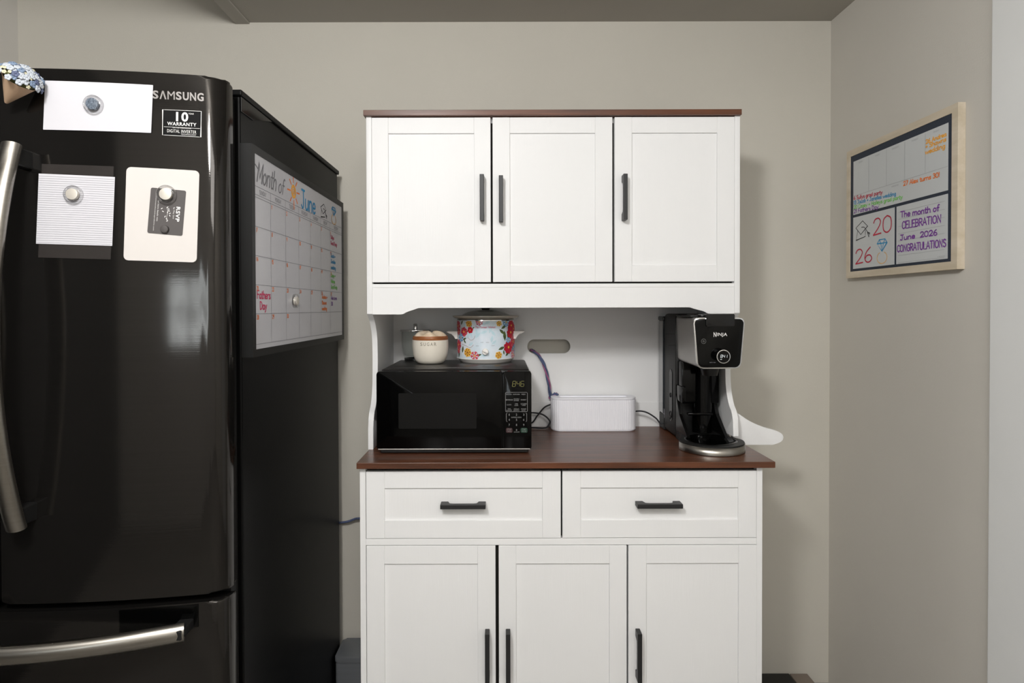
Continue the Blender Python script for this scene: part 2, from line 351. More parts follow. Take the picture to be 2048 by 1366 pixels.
def stroke(bm, pts, fmap, pen, w=0.0004, mi=0, caps=True):
    h = pen / 2; P = [Vector(p[:2]) for p in pts]
    P = [p for i, p in enumerate(P) if i == 0 or (p - P[i - 1]).length > 1e-6]
    if len(P) < 2: return
    n = len(P); L, R_ = [], []
    for i in range(n):
        t = (P[min(i + 1, n - 1)] - P[max(i - 1, 0)])
        if t.length < 1e-9: t = P[min(i + 1, n - 1)] - P[i] if i < n - 1 else P[i] - P[i - 1]
        t.normalize(); nn = Vector((-t.y, t.x))
        k = 1.0
        if 0 < i < n - 1:
            d1 = (P[i] - P[i - 1]).normalized(); k = 1 / max(0.5, abs(d1.dot(t)))
        e = t * (h * 0.6 if i == n - 1 else (-h * 0.6 if i == 0 else 0)) if caps else Vector((0, 0))
        L.append(P[i] + nn * h * k + e); R_.append(P[i] - nn * h * k + e)
    for i in range(n - 1):
        SC[0] = (SC[0] + 1) % 40; ww = w + SC[0] * 3e-6      # each short piece of ink lies a hair above the last
        f = bm.faces.new([bm.verts.new(fmap(q.x, q.y, ww)) for q in (R_[i], R_[i + 1], L[i + 1], L[i])]); f.material_index = mi
def text_len(s): return sum(GL[c][0] for c in s)
def hand(bm, s, fmap, u0, v0, h, width=None, pen=None, slant=0.0, rise=0.0, w=0.0006, mi=0):
    """one-line handwriting; cap height h, baseline start (u0,v0), optional total width"""
    k = h / 7.0; kx = width / text_len(s) if width else k; x = 0.0; pen = pen or h * 0.12
    for c in s:
        gw, st = GL[c]
        for part in st.split('|'):
            if not part: continue
            sm = part[0] == '~'; pts = [tuple(float(q) for q in p.split(',')) for p in part.lstrip('~').split(' ')]
            if sm: pts = spline(pts, 5)
            stroke(bm, [(u0 + (x + a) * kx + slant * b * k, v0 + b * k + rise * (x + a) * kx) for a, b in pts], fmap, pen, w, mi)
        x += gw
def print_text(bm, s, fmap, u0, u1, v0, v1, w=0.0004, thick=0.0, rot=False, mi=0, bold=0.0):
    """type set with the built-in font and fitted to the box u0..u1, v0..v1 (rot: reads downwards)"""
    cu = bpy.data.curves.new('t', 'FONT'); cu.body = s; cu.resolution_u = 3; cu.space_character = 1.12; cu.offset = bold
    o = bpy.data.objects.new('t', cu); C.objects.link(o); bpy.context.view_layer.update()
    me = bpy.data.meshes.new_from_object(o.evaluated_get(bpy.context.evaluated_depsgraph_get()))
    bpy.data.objects.remove(o); bpy.data.curves.remove(cu)
    xs = [v.co.x for v in me.vertices]; ys = [v.co.y for v in me.vertices]
    ax, bx, ay, by = min(xs), max(xs), min(ys), max(ys)
    def q(c, ww):
        s_, t_ = (c.x - ax) / (bx - ax), (c.y - ay) / max(1e-6, by - ay)
        if rot: return fmap(u0 + (u1 - u0) * t_, v1 - (v1 - v0) * s_, ww)
        return fmap(u0 + (u1 - u0) * s_, v0 + (v1 - v0) * t_, ww)
    vs_ = [bm.verts.new(q(v.co, w + thick)) for v in me.vertices]
    ed = {}
    for p in me.polygons:
        try: f = bm.faces.new([vs_[i] for i in p.vertices]); f.material_index = mi
        except ValueError: continue
        for a, b in zip(p.vertices, list(p.vertices[1:]) + [p.vertices[0]]): ed[(a, b)] = 1
    if thick:
        lo = [bm.verts.new(q(v.co, 0)) for v in me.vertices]
        for (a, b) in ed:
            if (b, a) not in ed:
                f = bm.faces.new([vs_[b], vs_[a], lo[a], lo[b]]); f.material_index = mi
    bpy.data.meshes.remove(me)
def hand_obj(parent, s, m, *a, **k):
    bm = nb(); hand(bm, s, *a, **k); return obj('handwriting', bm, m, parent)
# ================================================================= THE ROOM
YW, XR, XL, YB, ZC, ZS = 2.17, 1.184, -1.74, -1.60, 2.62, 2.397
bm = nb(); xbox(bm, XL - .1, XR + .1, YW, YW + .1, -.1, ZC + .1); struct('wall_back', bm, M['wall'])
bm = nb(); xbox(bm, XR, XR + .1, YB, YW, -.1, ZC + .1); struct('wall_right', bm, M['wall_r'])
bm = nb(); xbox(bm, XL - .1, XL, 1.25, YW, -.1, ZC + .1); struct('wall_left', bm, M['white_wall'])
bm = nb(); xbox(bm, XL - .1, XL, YB, 1.25, -.1, ZC + .1); struct('wall_added_dark', bm, M['dark_reflect_wall'])  # unseen dark wall, added to darken the left of the refrigerator door's reflection
WX0, WX1, WZ0, WZ1 = -1.22, -0.70, 1.10, 1.60           # the window behind the camera
bm = nb()
xbox(bm, XL - .1, WX0, YB - .1, YB, -.1, ZC + .1); xbox(bm, WX1, XR + .1, YB - .1, YB, -.1, ZC + .1)
xbox(bm, WX0, WX1, YB - .1, YB, -.1, WZ0); xbox(bm, WX0, WX1, YB - .1, YB, WZ1, ZC + .1)
struct('wall_front', bm, M['white_wall'])
bm = nb(); xbox(bm, XL - .1, XR + .1, YB - .1, YW + .1, -.1, 0); struct('floor', bm, M['floor'])
bm = nb(); xbox(bm, XL - .1, XR + .1, YB - .1, YW + .1, ZC, ZC + .1); struct('ceiling', bm, M['white_wall'])
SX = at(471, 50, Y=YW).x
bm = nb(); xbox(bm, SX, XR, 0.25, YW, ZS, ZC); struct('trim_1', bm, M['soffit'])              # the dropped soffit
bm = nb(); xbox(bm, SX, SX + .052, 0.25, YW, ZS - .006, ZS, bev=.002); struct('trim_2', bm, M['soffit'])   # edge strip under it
yc = XR * F / (1988 - 1005)
bm = nb(); xbox(bm, XR - .012, XR, yc - .55, yc, 0, ZS, bev=.004); struct('trim_3', bm, M['trim'])   # white casing on the right wall
bm = nb()
xbox(bm, WX0, WX0 + .04, YB - .08, YB - .03, WZ0, WZ1); xbox(bm, WX1 - .04, WX1, YB - .08, YB - .03, WZ0, WZ1)
xbox(bm, WX0, WX1, YB - .08, YB - .03, WZ0, WZ0 + .04); xbox(bm, WX0, WX1, YB - .08, YB - .03, WZ1 - .04, WZ1)
xbox(bm, (WX0 + WX1) / 2 - .012, (WX0 + WX1) / 2 + .012, YB - .07, YB - .04, WZ0, WZ1)
xbox(bm, WX0, WX1, YB - .07, YB - .04, 1.34, 1.364)
wnd = struct('window_1', bm, M['trim'])
bm = nb(); xbox(bm, WX0 + .04, WX1 - .04, YB - .058, YB - .054, WZ0 + .04, WZ1 - .04); obj('pane', bm, M['glass'], wnd)
bm = nb(); n = 40
g = [[bm.verts.new((WX0 + .01 + (WX1 - WX0 - .02) * i / n, YB - .018 + .006 * math.sin(i * 1.1), z)) for z in (WZ0 + .01, WZ1 - .005)] for i in range(n + 1)]
for a, b in zip(g, g[1:]): bm.faces.new([a[0], b[0], b[1], a[1]])
obj('lace_curtain', bm, M['curtain'], wnd)

# ================================================================= THE REFRIGERATOR
FXC, FXR = -1.03, -0.581                                # middle of the pair of doors, right side of the case
def front(x):
    t = (x - FXC) / 0.45
    return 1.205 + 0.05 * t * t
def at_door(px, py):
    y = 1.22
    for _ in range(8):
        p = at(px, py, Y=y); y = front(p.x)
    return p
def on_door(u, v, w): return Vector((u, front(u) - w, v))
FT = E + .4815
fr = thing('refrigerator', (FXC, 1.7, 0), 'black stainless french-door refrigerator on the left with papers and magnets on its door', 'refrigerator')
CB = 2.12                                                # back of the case
bm = nb(); xbox(bm, 2 * FXC - FXR, FXR, 1.335, CB, .03, FT - .010, bev=.004)
body = obj('body', bm, M['fridge_case'], fr)
bm = nb(); xbox(bm, 2 * FXC - FXR - .004, FXR + .006, 1.330, CB + .004, FT - .012, FT + .002, bev=.003)
obj('top_panel', bm, M['fridge_case'], fr)
bm = nb()
pts = [(1.337, FT - .012), (1.337, FT - .045), (1.40, FT - .045), (1.46, FT - .028), (1.52, FT - .012)]
prism(bm, pts, lambda u, v, w_: Vector((w_, u, v)), FXR - .05, FXR + .003, bev=.001); obj('hinge_cover', bm, M['black_gloss'], fr)
bm = nb(); xbox(bm, 2 * FXC - FXR + .02, FXR - .012, 1.300, 1.336, .10, FT - .02); obj('gasket', bm, M['gasket'], fr)

def door_profile(xa, xb, right=True):
    """plan outline of a door between xa and xb; rounded at the outer end"""
    pts = []
    if right:
        xr = xb
        n = 26
        for i in range(n + 1):
            x = xa + (xr - .034 - xa) * i / n; pts.append((x, front(x)))
        yf = front(xr - .034)
        for k in range(1, 9):
            a = PI / 2 * k / 8; pts.append((xr - .034 + .034 * math.sin(a), yf + .04 * (1 - math.cos(a))))
        pts += [(xr, 1.300), (xa, 1.300)]
    else:
        pts = [(2 * FXC - x, y) for x, y in door_profile(2 * FXC - xb, 2 * FXC - xa)]
    return pts
def slab(xa, xb, z0, z1, right=True):
    bm = nb(); prism(bm, door_profile(xa, xb, right), lambda u, v, w_: Vector((u, v, w_)), z0, z1, bev=.007, seg=3)
    return bm
DZ0 = E - .597
dr = obj('door', slab(-1.013, FXR, DZ0, FT), M['fridge'], fr, smooth=30)
dl = obj('door', slab(2 * FXC - FXR, -1.022, DZ0, FT, False), M['fridge'], fr, smooth=30)
# drawer: full width
bm = nb(); R_ = door_profile(FXC, FXR); Lp = [(2 * FXC - x, y) for x, y in R_][::-1]
prism(bm, R_[:-1] + Lp[1:-1], lambda u, v, w_: Vector((u, v, w_)), .10, E - .613, bev=.007, seg=3)
dw = obj('freezer_drawer', bm, M['fridge'], fr, smooth=30)
bm = nb(); xbox(bm, 2 * FXC - FXR + .01, FXR - .01, 1.36, CB - .02, 0, .032); obj('foot_rail', bm, M['gasket'], fr)
# bowed bar handles
def bar(bm, f, n=30, r=.0185, r2=.014, up=Vector((0, 0, 1))):
    tube(bm, [f(-1 + 2 * i / n) for i in range(n + 1)], r, seg=20, ry=r2, up=up)
def handle_v(parent, xh):
    zt, zb = E + .319, E - .430
    zm, hl = (zt + zb) / 2, (zt - zb) / 2
    bm = nb(); bar(bm, lambda t: (xh, 1.112 + .058 * abs(t) ** 2.0, zm + hl * t), up=Vector((1, 0, 0)))
    h = obj('handle', bm, M['steel'], parent, smooth=40); h['label'] = 'bowed brushed steel bar handle'
    for s in (-1, 1):
        bm = nb(); xbox(bm, xh - .012, xh + .012, 1.165, front(xh) + .004, zm + s * (hl - .022) - .018, zm + s * (hl - .022) + .018, bev=.003)
        obj('handle_post', bm, M['black_matte'], parent)
handle_v(dr, -.953); handle_v(dl, 2 * FXC + .953)
zh = E - .655
bm = nb(); bar(bm, lambda t: (FXC + .384 * t, 1.122 + .085 * t * t, zh), up=Vector((0, 0, 1)))
h = obj('handle', bm, M['steel'], dw, smooth=40); h['label'] = 'bowed horizontal brushed steel bar handle'
for s in (-1, 1):
    bm = nb(); xa, xb = FXC + s * .245, FXC + s * .395
    n = 10; lo, hi = min(xa, xb), max(xa, xb)
    g = [[bm.verts.new(on_door(lo + (hi - lo) * i / n, z, .0012)) for z in (E - .664, E - .6165)] for i in range(n + 1)]
    for i in range(n): bm.faces.new([g[i][0], g[i + 1][0], g[i + 1][1], g[i][1]])
    obj('handle_pocket', bm, M['black_gloss'], dw)
    bm = nb(); xbox(bm, FXC + s * .372 - .014, FXC + s * .372 + .014, 1.19, front(FXC + s * .372) + .004, zh - .010, zh + .010, bev=.003)
    obj('handle_post', bm, M['black_matte'], dw)
# lettering and sticker
a, b = at_door(306, 192), at_door(408, 195)
bm = nb(); LW = [('S', .95, .03), ('\u039b', 1.12, .02), ('M', 1.2, 0), ('S', .95, .03), ('U', 1.0, .03), ('N', 1.0, .02), ('G', 1.08, .03)]
kx = (b.x - a.x) / (sum(l[1] for l in LW) + .2 * 6); x_ = a.x
for c_, wd_, bo_ in LW: print_text(bm, c_, on_door, x_, x_ + wd_ * kx, b.z - .0085, b.z + .0085, thick=.0012, w=.0002, bold=bo_); x_ += (wd_ + .2) * kx
o = obj('lettering', bm, M['logo'], dr); o['label'] = 'grey metal lettering'
def sheet(bm, corners, off=.0006, th=.0006, n=14, rad=0.0, mi=0):
    """thin sheet following the door curve; corners TL TR BR BL in pixels; returns map(s,t) -> (X,Z)"""
    P = [at_door(*c) for c in corners]; P = [(p.x, p.z) for p in P]
    wd = math.dist(P[0], P[1]); ht = math.dist(P[0], P[3])
    def q(s, t):
        return tuple((1 - s) * (1 - t) * P[0][k] + s * (1 - t) * P[1][k] + s * t * P[2][k] + (1 - s) * t * P[3][k] for k in (0, 1))
    ss = sorted({i / n for i in range(n + 1)} | ({rad / wd * (1 - math.cos(PI / 2 * k / 5)) for k in range(6)} | {1 - rad / wd * (1 - math.cos(PI / 2 * k / 5)) for k in range(6)} if rad else set()))
    def inset(s):
        if not rad: return 0
        d = min(s, 1 - s) * wd
        return 0 if d >= rad else (rad - math.sqrt(max(0, rad * rad - (rad - d) ** 2))) / ht
    cols = []
    for s in ss:
        i0 = inset(s)
        cols.append([[bm.verts.new(on_door(*q(s, t), o_)) for t in (i0, 1 - i0)] for o_ in (off, off + th)])
    for A, B in zip(cols, cols[1:]):
        for f in ([A[1][0], B[1][0], B[1][1], A[1][1]], [A[0][0], A[0][1], B[0][1], B[0][0]], [A[0][0], B[0][0], B[1][0], A[1][0]], [A[0][1], A[1][1], B[1][1], B[0][1]]):
            bm.faces.new(f).material_index = mi
    for A in (cols[0], cols[-1]): bm.faces.new([A[0][0], A[1][0], A[1][1], A[0][1]]).material_index = mi
    return q
def dense(a, b, n=16): return [(a[0] + (b[0] - a[0]) * i / n, a[1] + (b[1] - a[1]) * i / n) for i in range(n + 1)]
def on_sheet(q, off): return lambda u, v, w_: on_door(*q(u, 1 - v), off + w_)
bm = nb(); q = sheet(bm, [(325, 218.5), (404, 222), (403, 275.5), (324.5, 271)], off=.0002, th=.0004)
st = obj('warranty_sticker', bm, M['label_black'], dr); st['label'] = 'black warranty sticker with white print'
bm = nb(); mp_ = on_sheet(q, .0007); pr = dense((.988, .982), (.012, .982)) + dense((.012, .982), (.012, .018), 2)[1:] + dense((.012, .018), (.988, .018))[1:] + dense((.988, .018), (.988, .982), 2)[1:]; stroke(bm, pr, lambda u, v, w_: mp_(u, v, w_), .014, w=.0002, caps=False)
print_text(bm, '10', mp_, .35, .66, .56, .92, w=.0002, bold=.03); print_text(bm, 'YEAR', mp_, .66, .80, .84, .90, w=.0002)
print_text(bm, 'WARRANTY', mp_, .13, .87, .40, .53, w=.0002, bold=.02); stroke(bm, dense((.05, .335), (.96, .335)), mp_, .012, w=.0002)
print_text(bm, 'ON THE COMPRESSOR', mp_, .27, .74, .295, .33, w=.0003); print_text(bm, 'DIGITAL INVERTER', mp_, .13, .87, .13, .25, w=.0002)
print_text(bm, 'TECHNOLOGY', mp_, .48, .87, .06, .105, w=.0002)
obj('sticker_print', bm, M['ink_white'], st)

# ================================================================= PAPERS AND MAGNETS ON THE DOOR
def top(name, bm, m, label, cat, group=None):
    o = obj(name, bm, m); return tag(o, label, cat, group)
bm = nb(); sheet(bm, [(92, 162), (307.5, 171), (303.5, 266.5), (88, 260)], rad=.001, off=.0019)
top('paper_sheet', bm, M['paper'], 'blank white wide paper at the top of the refrigerator door', 'paper')
bm = nb(); sheet(bm, [(84.5, 328), (228, 333), (222, 519), (77, 515)], off=.0003, th=.0008)
top('clear_sheet_holder', bm, M['film'], 'dark see-through film sticking out above and below the lined white card', 'sheet holder')
bm = nb(); q = sheet(bm, [(79, 347.5), (231, 354.5), (225.5, 492), (73.5, 487.5)], off=.0014, th=.0006)
lc = thing('lined_card', at_door(152, 420) - Vector((0, .002, .08)), 'white card with fine grey horizontal lines, left on the refrigerator door', 'card')
obj('card', bm, M['paper'], lc)
bm = nb(); mp_ = on_sheet(q, .0021)
for k in range(31): stroke(bm, dense((.004, .02 + k * .0315), (.996, .02 + k * .0315)), mp_, .0075, w=.0002, caps=False)
obj('printed_lines', bm, M['line_grey'], lc)
bm = nb(); sheet(bm, [(254, 334), (399.5, 342), (394, 525), (248, 520.5)], rad=.009, th=.0012)
top('rounded_card', bm, M['card'], 'blank cream card with rounded corners, right on the refrigerator door', 'card')
rs = thing('reply_card', at_door(333, 424) - Vector((0, .004, .05)), 'small charcoal RSVP card turned sideways on the cream card', 'card')
bm = nb(); q = sheet(bm, [(303.5, 375.5), (373.5, 382), (366, 472), (296, 466)], off=.0022, th=.0006, rad=.0035)
obj('card', bm, M['grey_card'], rs)
bm = nb(); mp_ = on_sheet(q, .0030)
print_text(bm, 'RSVP', mp_, .77, .885, .30, .63, rot=True, bold=.03); print_text(bm, 'by May 2nd', mp_, .68, .73, .36, .61, rot=True)
print_text(bm, 'for more details visit:', mp_, .235, .28, .27, .74, rot=True); print_text(bm, 'celebrationandweddingwebsite.com', mp_, .155, .19, .06, .93, rot=True)
rnd = random.Random(3)
for cu_, cv_, an in ((.52, .60, 40), (.56, .56, 100), (.36, .56, 30), (.40, .50, 150), (.53, .49, 70), (.60, .47, 20), (.60, .42, 110), (.47, .39, 60), (.52, .34, 140), (.54, .30, 30), (.57, .52, 160)):
    a = math.radians(an); l_ = .035
    pts = [(cu_ + l_ * math.cos(a + t) * k, cv_ + .75 * l_ * math.sin(a + t) * k) for t, k in ((0, 1), (.9, .5), (PI, 1), (PI + .9, .5))]
    bm.faces.new([bm.verts.new(mp_(u, v, .0003)) for u, v in pts])
stroke(bm, spline([(.50, .60), (.54, .50), (.52, .38), (.55, .29)], 5), mp_, .008)
o = obj('card_print', bm, M['ink_white'], rs); o['label'] = 'white lettering and leafy sprig'

def magnet(c, r, core, label, normal=None, off=.0022, tilt=None, ht=.009):
    """clear round magnet; c = point on the surface, normal = away from the surface"""
    n = Vector(normal).normalized(); c = Vector(c) + n * off
    t = thing('round_magnet', c, label, 'magnet', 'clear round magnets on the refrigerator')
    Q = n.to_track_quat('Z', 'Y').to_matrix()
    def place(bm):
        for v in bm.verts: v.co = c + Q @ v.co
        return bm
    bm = nb(); lathe(bm, [(0, 0), (r, 0), (r, ht * .55), (r * .96, ht * .8), (r * .82, ht), (0, ht)], 0, 0, 36)
    obj('clear_case', place(bm), M['clear'], t, smooth=40)
    bm = nb(); lathe(bm, [(r * .97, ht * .72), (r * .99, ht * .8), (r * .90, ht * .98), (r * .84, ht * 1.04), (r * .78, ht * 1.0)], 0, 0, 36); obj('rim', place(bm), M['clear'], t, smooth=40)
    bm = nb(); lathe(bm, [(0, ht * .2), (r * .62, ht * .2), (r * .62, ht * 1.03), (r * .58, ht * 1.06), (0, ht * 1.06)], 0, 0, 32); o = obj('core', place(bm), M[core], t, smooth=40)
    return t
def dnorm(x): return Vector((2 * .05 * (x - FXC) / .45 ** 2, -1, 0))
p = at_door(190, 211); m1 = magnet(p, .0185, 'magnet_print', 'clear round magnet with a mottled blue-grey centre on the blank white paper', dnorm(p.x), off=.0027)
p = at_door(150, 390); magnet(p, .0180, 'magnet_core', 'clear round magnet with a silver centre on the lined white card', dnorm(p.x))
p = at_door(335, 390); magnet(p, .0190, 'magnet_core', 'clear round magnet with a silver centre on top edge of charcoal RSVP card', dnorm(p.x), off=.003)
bm = nb(); p = at_door(332, 459); lathe(bm, [(0, -.001), (.0078, -.001), (.0078, .0042), (.007, .005), (0, .005)], p.x, p.y - .0035, 28, axis='-Y', cz=p.z)
top('button_magnet', bm, M['grey_card'], 'small plain black button magnet low on the charcoal RSVP card', 'magnet')

# flower cone magnet at the top left
tip = at(12, 206, Y=1.178); axis = (at(42, 158, Y=1.165) - tip); L_ = axis.length; ax = axis.normalized()
bq = thing('flower_cone_magnet', tip, 'tan paper cone of blue and white flowers at top left of the refrigerator', 'flower magnet')
Q = ax.to_track_quat('Z', 'Y').to_matrix()
bm = nb(); R0 = .030
for v in range(1): lathe(bm, [(.0025, 0), (.004, .002), (R0, L_ * .92), (R0 - .0012, L_ * .92), (.003, .006)], 0, 0, 36)
for v in bm.verts: v.co = tip + Q @ Vector((v.co.x, v.co.y * .80, v.co.z))
obj('cone', bm, M['cone'], bq, smooth=40)
bm = nb()
for v in range(1): lathe(bm, [(0, L_ * .8), (R0 * .8, L_ * .85), (R0 * 1.0, L_ * 1.0), (R0 * .8, L_ * 1.22), (0, L_ * 1.3)], 0, 0, 20)
for v in bm.verts: v.co = tip + Q @ Vector((v.co.x, v.co.y * .8, v.co.z))
obj('stems', bm, M['stem'], bq, smooth=40)
def blossom_mesh(name, m):
    bm = nb()
    for k in range(5):
        a = 2 * PI * k / 5; c_ = Vector((math.cos(a), math.sin(a), 0)) * .0042
        s_ = bmesh.ops.create_icosphere(bm, subdivisions=2, radius=.0040)
        for v in s_['verts']: v.co = Vector((v.co.x, v.co.y, v.co.z * .55)) + c_
    s_ = bmesh.ops.create_icosphere(bm, subdivisions=2, radius=.0022)
    for v in s_['verts']: v.co.z += .0018
    me = bpy.data.meshes.new(name); bm.to_mesh(me); bm.free(); me.materials.append(M[m])
    for p_ in me.polygons: p_.use_smooth = True
    return me
BM_ = [blossom_mesh('blossom', m) for m in ('fl_white', 'fl_blue', 'fl_indigo', 'fl_white', 'fl_white', 'fl_cream')]
rnd = random.Random(11)
for i in range(74):
    g = i * 2.39996; f_ = (i + .5) / 74; rr = math.sqrt(f_)
    d_ = Vector((rr * math.cos(g), rr * math.sin(g) * .78, .95 * math.sqrt(max(0, 1 - rr * rr * .98))))
    pos = tip + Q @ (Vector((0, 0, L_ * .90)) + Vector((d_.x * R0 * 1.34, d_.y * R0 * 1.30, d_.z * R0 * 1.02)) + Vector((rnd.uniform(-.002, .002), rnd.uniform(-.002, .002), rnd.uniform(-.002, .003))))
    if pos.y > front(pos.x) - .004: pos.y = front(pos.x) - .004
    me = BM_[rnd.randrange(6)]
    o = bpy.data.objects.new('blossom', me); C.objects.link(o); o.parent = bq
    o.location = pos - tip; o.rotation_euler = (Q @ (d_ + Vector((0, 0, .15)))).to_track_quat('Z', 'Y').to_euler()
    s_ = rnd.uniform(.62, .98) if me is not BM_[5] else rnd.uniform(.4, .55); o.scale = (s_, s_, s_)

# ================================================================= CALENDAR BOARD ON THE FRIDGE SIDE
CX, CY0, CY1, CZ0, CZ1 = -.555, 1.334, 2.100, E - .110, E + .366
cal = thing('calendar_board', (-.568, (CY0 + CY1) / 2, CZ0), 'black framed dry-erase month calendar on the side of the refrigerator', 'calendar')
def frame_bars(bm, Xa, Xb, y0, y1, z0, z1, wd, bev=.0015):
    """mitred picture frame with members in the YZ plane"""
    o_ = [(y0, z0), (y1, z0), (y1, z1), (y0, z1)]; i_ = [(y0 + wd, z0 + wd), (y1 - wd, z0 + wd), (y1 - wd, z1 - wd), (y0 + wd, z1 - wd)]
    for k in range(4):
        j = (k + 1) % 4
        prism(bm, [o_[k], o_[j], i_[j], i_[k]], lambda u, v, w_: Vector((w_, u, v)), Xa, Xb)
bm = nb(); frame_bars(bm, FXR + .0005, CX, CY0, CY1, CZ0, CZ1, .017); obj('frame', bm, M['cal_frame'], cal)
XB = CX - .0015
bm = nb(); xbox(bm, XB - .006, XB, CY0 + .015, CY1 - .015, CZ0 + .015, CZ1 - .015); obj('board', bm, M['board'], cal)
mc = on_left_face(XB)
c0 = CY0 + .018; cw = .0985; cols = [c0 + .001] + [1.345 + .099 * k for k in range(1, 7)] + [CY1 - .018]
zr = [E + .251 - .0660 * k for k in range(6)]; zr[5] = E - .082
bm = nb(); ln = .0011
stroke(bm, [(c0, E + .276), (CY1 - .018, E + .276)], mc, ln, caps=False); stroke(bm, [(c0, E + .257), (CY1 - .018, E + .257)], mc, ln, caps=False)
for z in zr: stroke(bm, [(c0, z), (CY1 - .018, z)], mc, ln, caps=False)
for y in cols[1:-1]: stroke(bm, [(y, E + .276), (y, zr[5])], mc, ln, caps=False)
for k, dn in enumerate(('SUNDAY', 'MONDAY', 'TUESDAY', 'WEDNESDAY', 'THURSDAY', 'FRIDAY', 'SATURDAY')):
    m_ = (cols[k] + cols[k + 1]) / 2; l_ = .0052 * len(dn); print_text(bm, dn, mc, m_ - l_ / 2 - .004, m_ + l_ / 2 + .004, E + .2605, E + .2715)
obj('printed_grid', bm, M['p_grey'], cal)
bm = nb(); hand(bm, 'Month', mc, 1.362, E + .288, .046, width=.118, pen=.0042, slant=.25); hand(bm, 'of', mc, 1.492, E + .288, .040, width=.040, pen=.0036, slant=.25)
stroke(bm, spline([(1.345, E + .318), (1.355, E + .324), (1.37, E + .318)], 6), mc, .003)
o = obj('title_lettering', bm, M['p_grey'], cal); o['label'] = 'grey script lettering'
def cz_(px, py): p = at(px, py, X=XB); return (p.y, p.z)
hand_obj(cal, 'June', M['m_blue'], mc, 1.662, E + .279, .050, width=.130, pen=.0062)['label'] = 'blue marker word'
bm = nb(); sc_ = (1.604, E + .3105)
for r_ in (.017, .0145, .0115, .006): stroke(bm, [(sc_[0] + r_ * math.cos(a * PI / 12), sc_[1] + r_ * math.sin(a * PI / 12)) for a in range(25)], mc, .0026)
stroke(bm, [(sc_[0] - .01, sc_[1] - .012), (sc_[0] + .012, sc_[1] + .012)], mc, .003)
o = obj('sun_drawing', bm, M['m_yellow'], cal)
bm = nb()
for k in range(8):
    a = PI / 4 * k + .05; l_ = .046 if k % 2 == 0 else .040
    stroke(bm, [(sc_[0] + .024 * math.cos(a), sc_[1] + .024 * math.sin(a)), (sc_[0] + l_ * math.cos(a), sc_[1] + l_ * math.sin(a))], mc, .004)
obj('sun_rays', bm, M['m_orange'], cal)
def hat(bm, f, u, v, s, pen, sx=1):
    d = lambda pts: [(u + s * sx * a, v + s * b) for a, b in pts]
    stroke(bm, d([(0, .30), (.50, .62), (.86, .27), (.36, -.12), (0, .30)]), f, pen); stroke(bm, d([(.14, .14), (.02, -.40), (.70, -.28), (.70, .06)]), f, pen)
    stroke(bm, spline(d([(.42, .27), (.62, .24), (.80, .02), (.98, -.20)]), 5), f, pen); stroke(bm, d([(.84, -.06), (1.02, -.14), (.96, -.34), (.84, -.06)]), f, pen)
def gem(bm, f, u, v, s, pen, sx=1):
    d = lambda pts: [(u + s * sx * a, v + s * b) for a, b in pts]
    stroke(bm, d([(-.5, .35), (-.28, .68), (.30, .68), (.5, .35), (0, -.35), (-.5, .35), (.5, .35)]), f, pen); stroke(bm, d([(-.28, .68), (-.12, .35), (0, -.35), (.14, .35), (.30, .68)]), f, pen)
def band(bm, f, u, v, s, pen, sx=1, dv=.86):
    stroke(bm, [(u + s * sx * .5 * math.cos(a), v - s * dv + s * .52 * math.sin(a)) for a in [math.radians(118 + 304 * k / 24) for k in range(25)]], f, pen)
bm = nb(); hat(bm, mc, 1.842, E + .297, .043, .0024, 1.5); obj('graduation_cap_drawing', bm, M['m_black'], cal)
bm = nb(); gem(bm, mc, 1.985, E + .3137, .026, .0034, 2.0); obj('gem_drawing', bm, M['m_blue'], cal)
bm = nb(); band(bm, mc, 1.985, E + .3137, .029, .0034, 1.8, .77); obj('ring_drawing', bm, M['m_gold'], cal)
for dnum in range(1, 31):
    r_, c_ = dnum // 7, dnum % 7
    bm = nb(); hand(bm, str(dnum), mc, cols[c_] + .005, zr[r_] - .0125, .0095, pen=.0016)
    o = obj('day_number', bm, M['m_orange'], cal); o['label'] = 'small orange handwritten day number'
def cell(s, m, row, c_, dy, h, pen, lab):
    bm = nb(); n = len(s)
    for i, ln_ in enumerate(s):
        hand(bm, ln_, mc, cols[c_] + .008, zr[row] - dy - i * h * 1.65, h, width=min(.083, text_len(ln_) * h / 6.2), pen=pen)
    o = obj('handwriting', bm, M[m], cal); o['label'] = lab
bm = nb(); hand(bm, 'Fathers', mc, cols[0] + .006, zr[3] - .031, .018, width=.080, pen=.0032); hand(bm, 'Day', mc, cols[0] + .022, zr[3] - .056, .018, width=.042, pen=.0032)
o = obj('handwriting', bm, M['m_pink'], cal); o['label'] = 'magenta marker words'
cell(['Sullys', 'Grad Party'], 'm_pink', 0, 6, .026, .0115, .0024, 'magenta marker words')
cell(['Jacob +', 'Janelles', 'wedding'], 'm_blue', 1, 6, .020, .0115, .0026, 'blue marker words')
cell(['Casey +', 'Haileys', 'Grad Party'], 'm_green', 2, 6, .018, .0115, .0026, 'green marker words')
cell(['Andrea +', 'Shawns', 'wedding'], 'm_orange', 3, 5, .024, .0108, .0024, 'orange marker words')
cell(['Alex turns', '30!'], 'm_purple', 3, 6, .026, .0115, .0022, 'purple marker words')
p = at(588, 602, X=XB); magnet((XB, p.y, p.z), .0185, 'magnet_core', 'clear round magnet with a silver centre on the wall calendar', (1, 0, 0), off=.0004)
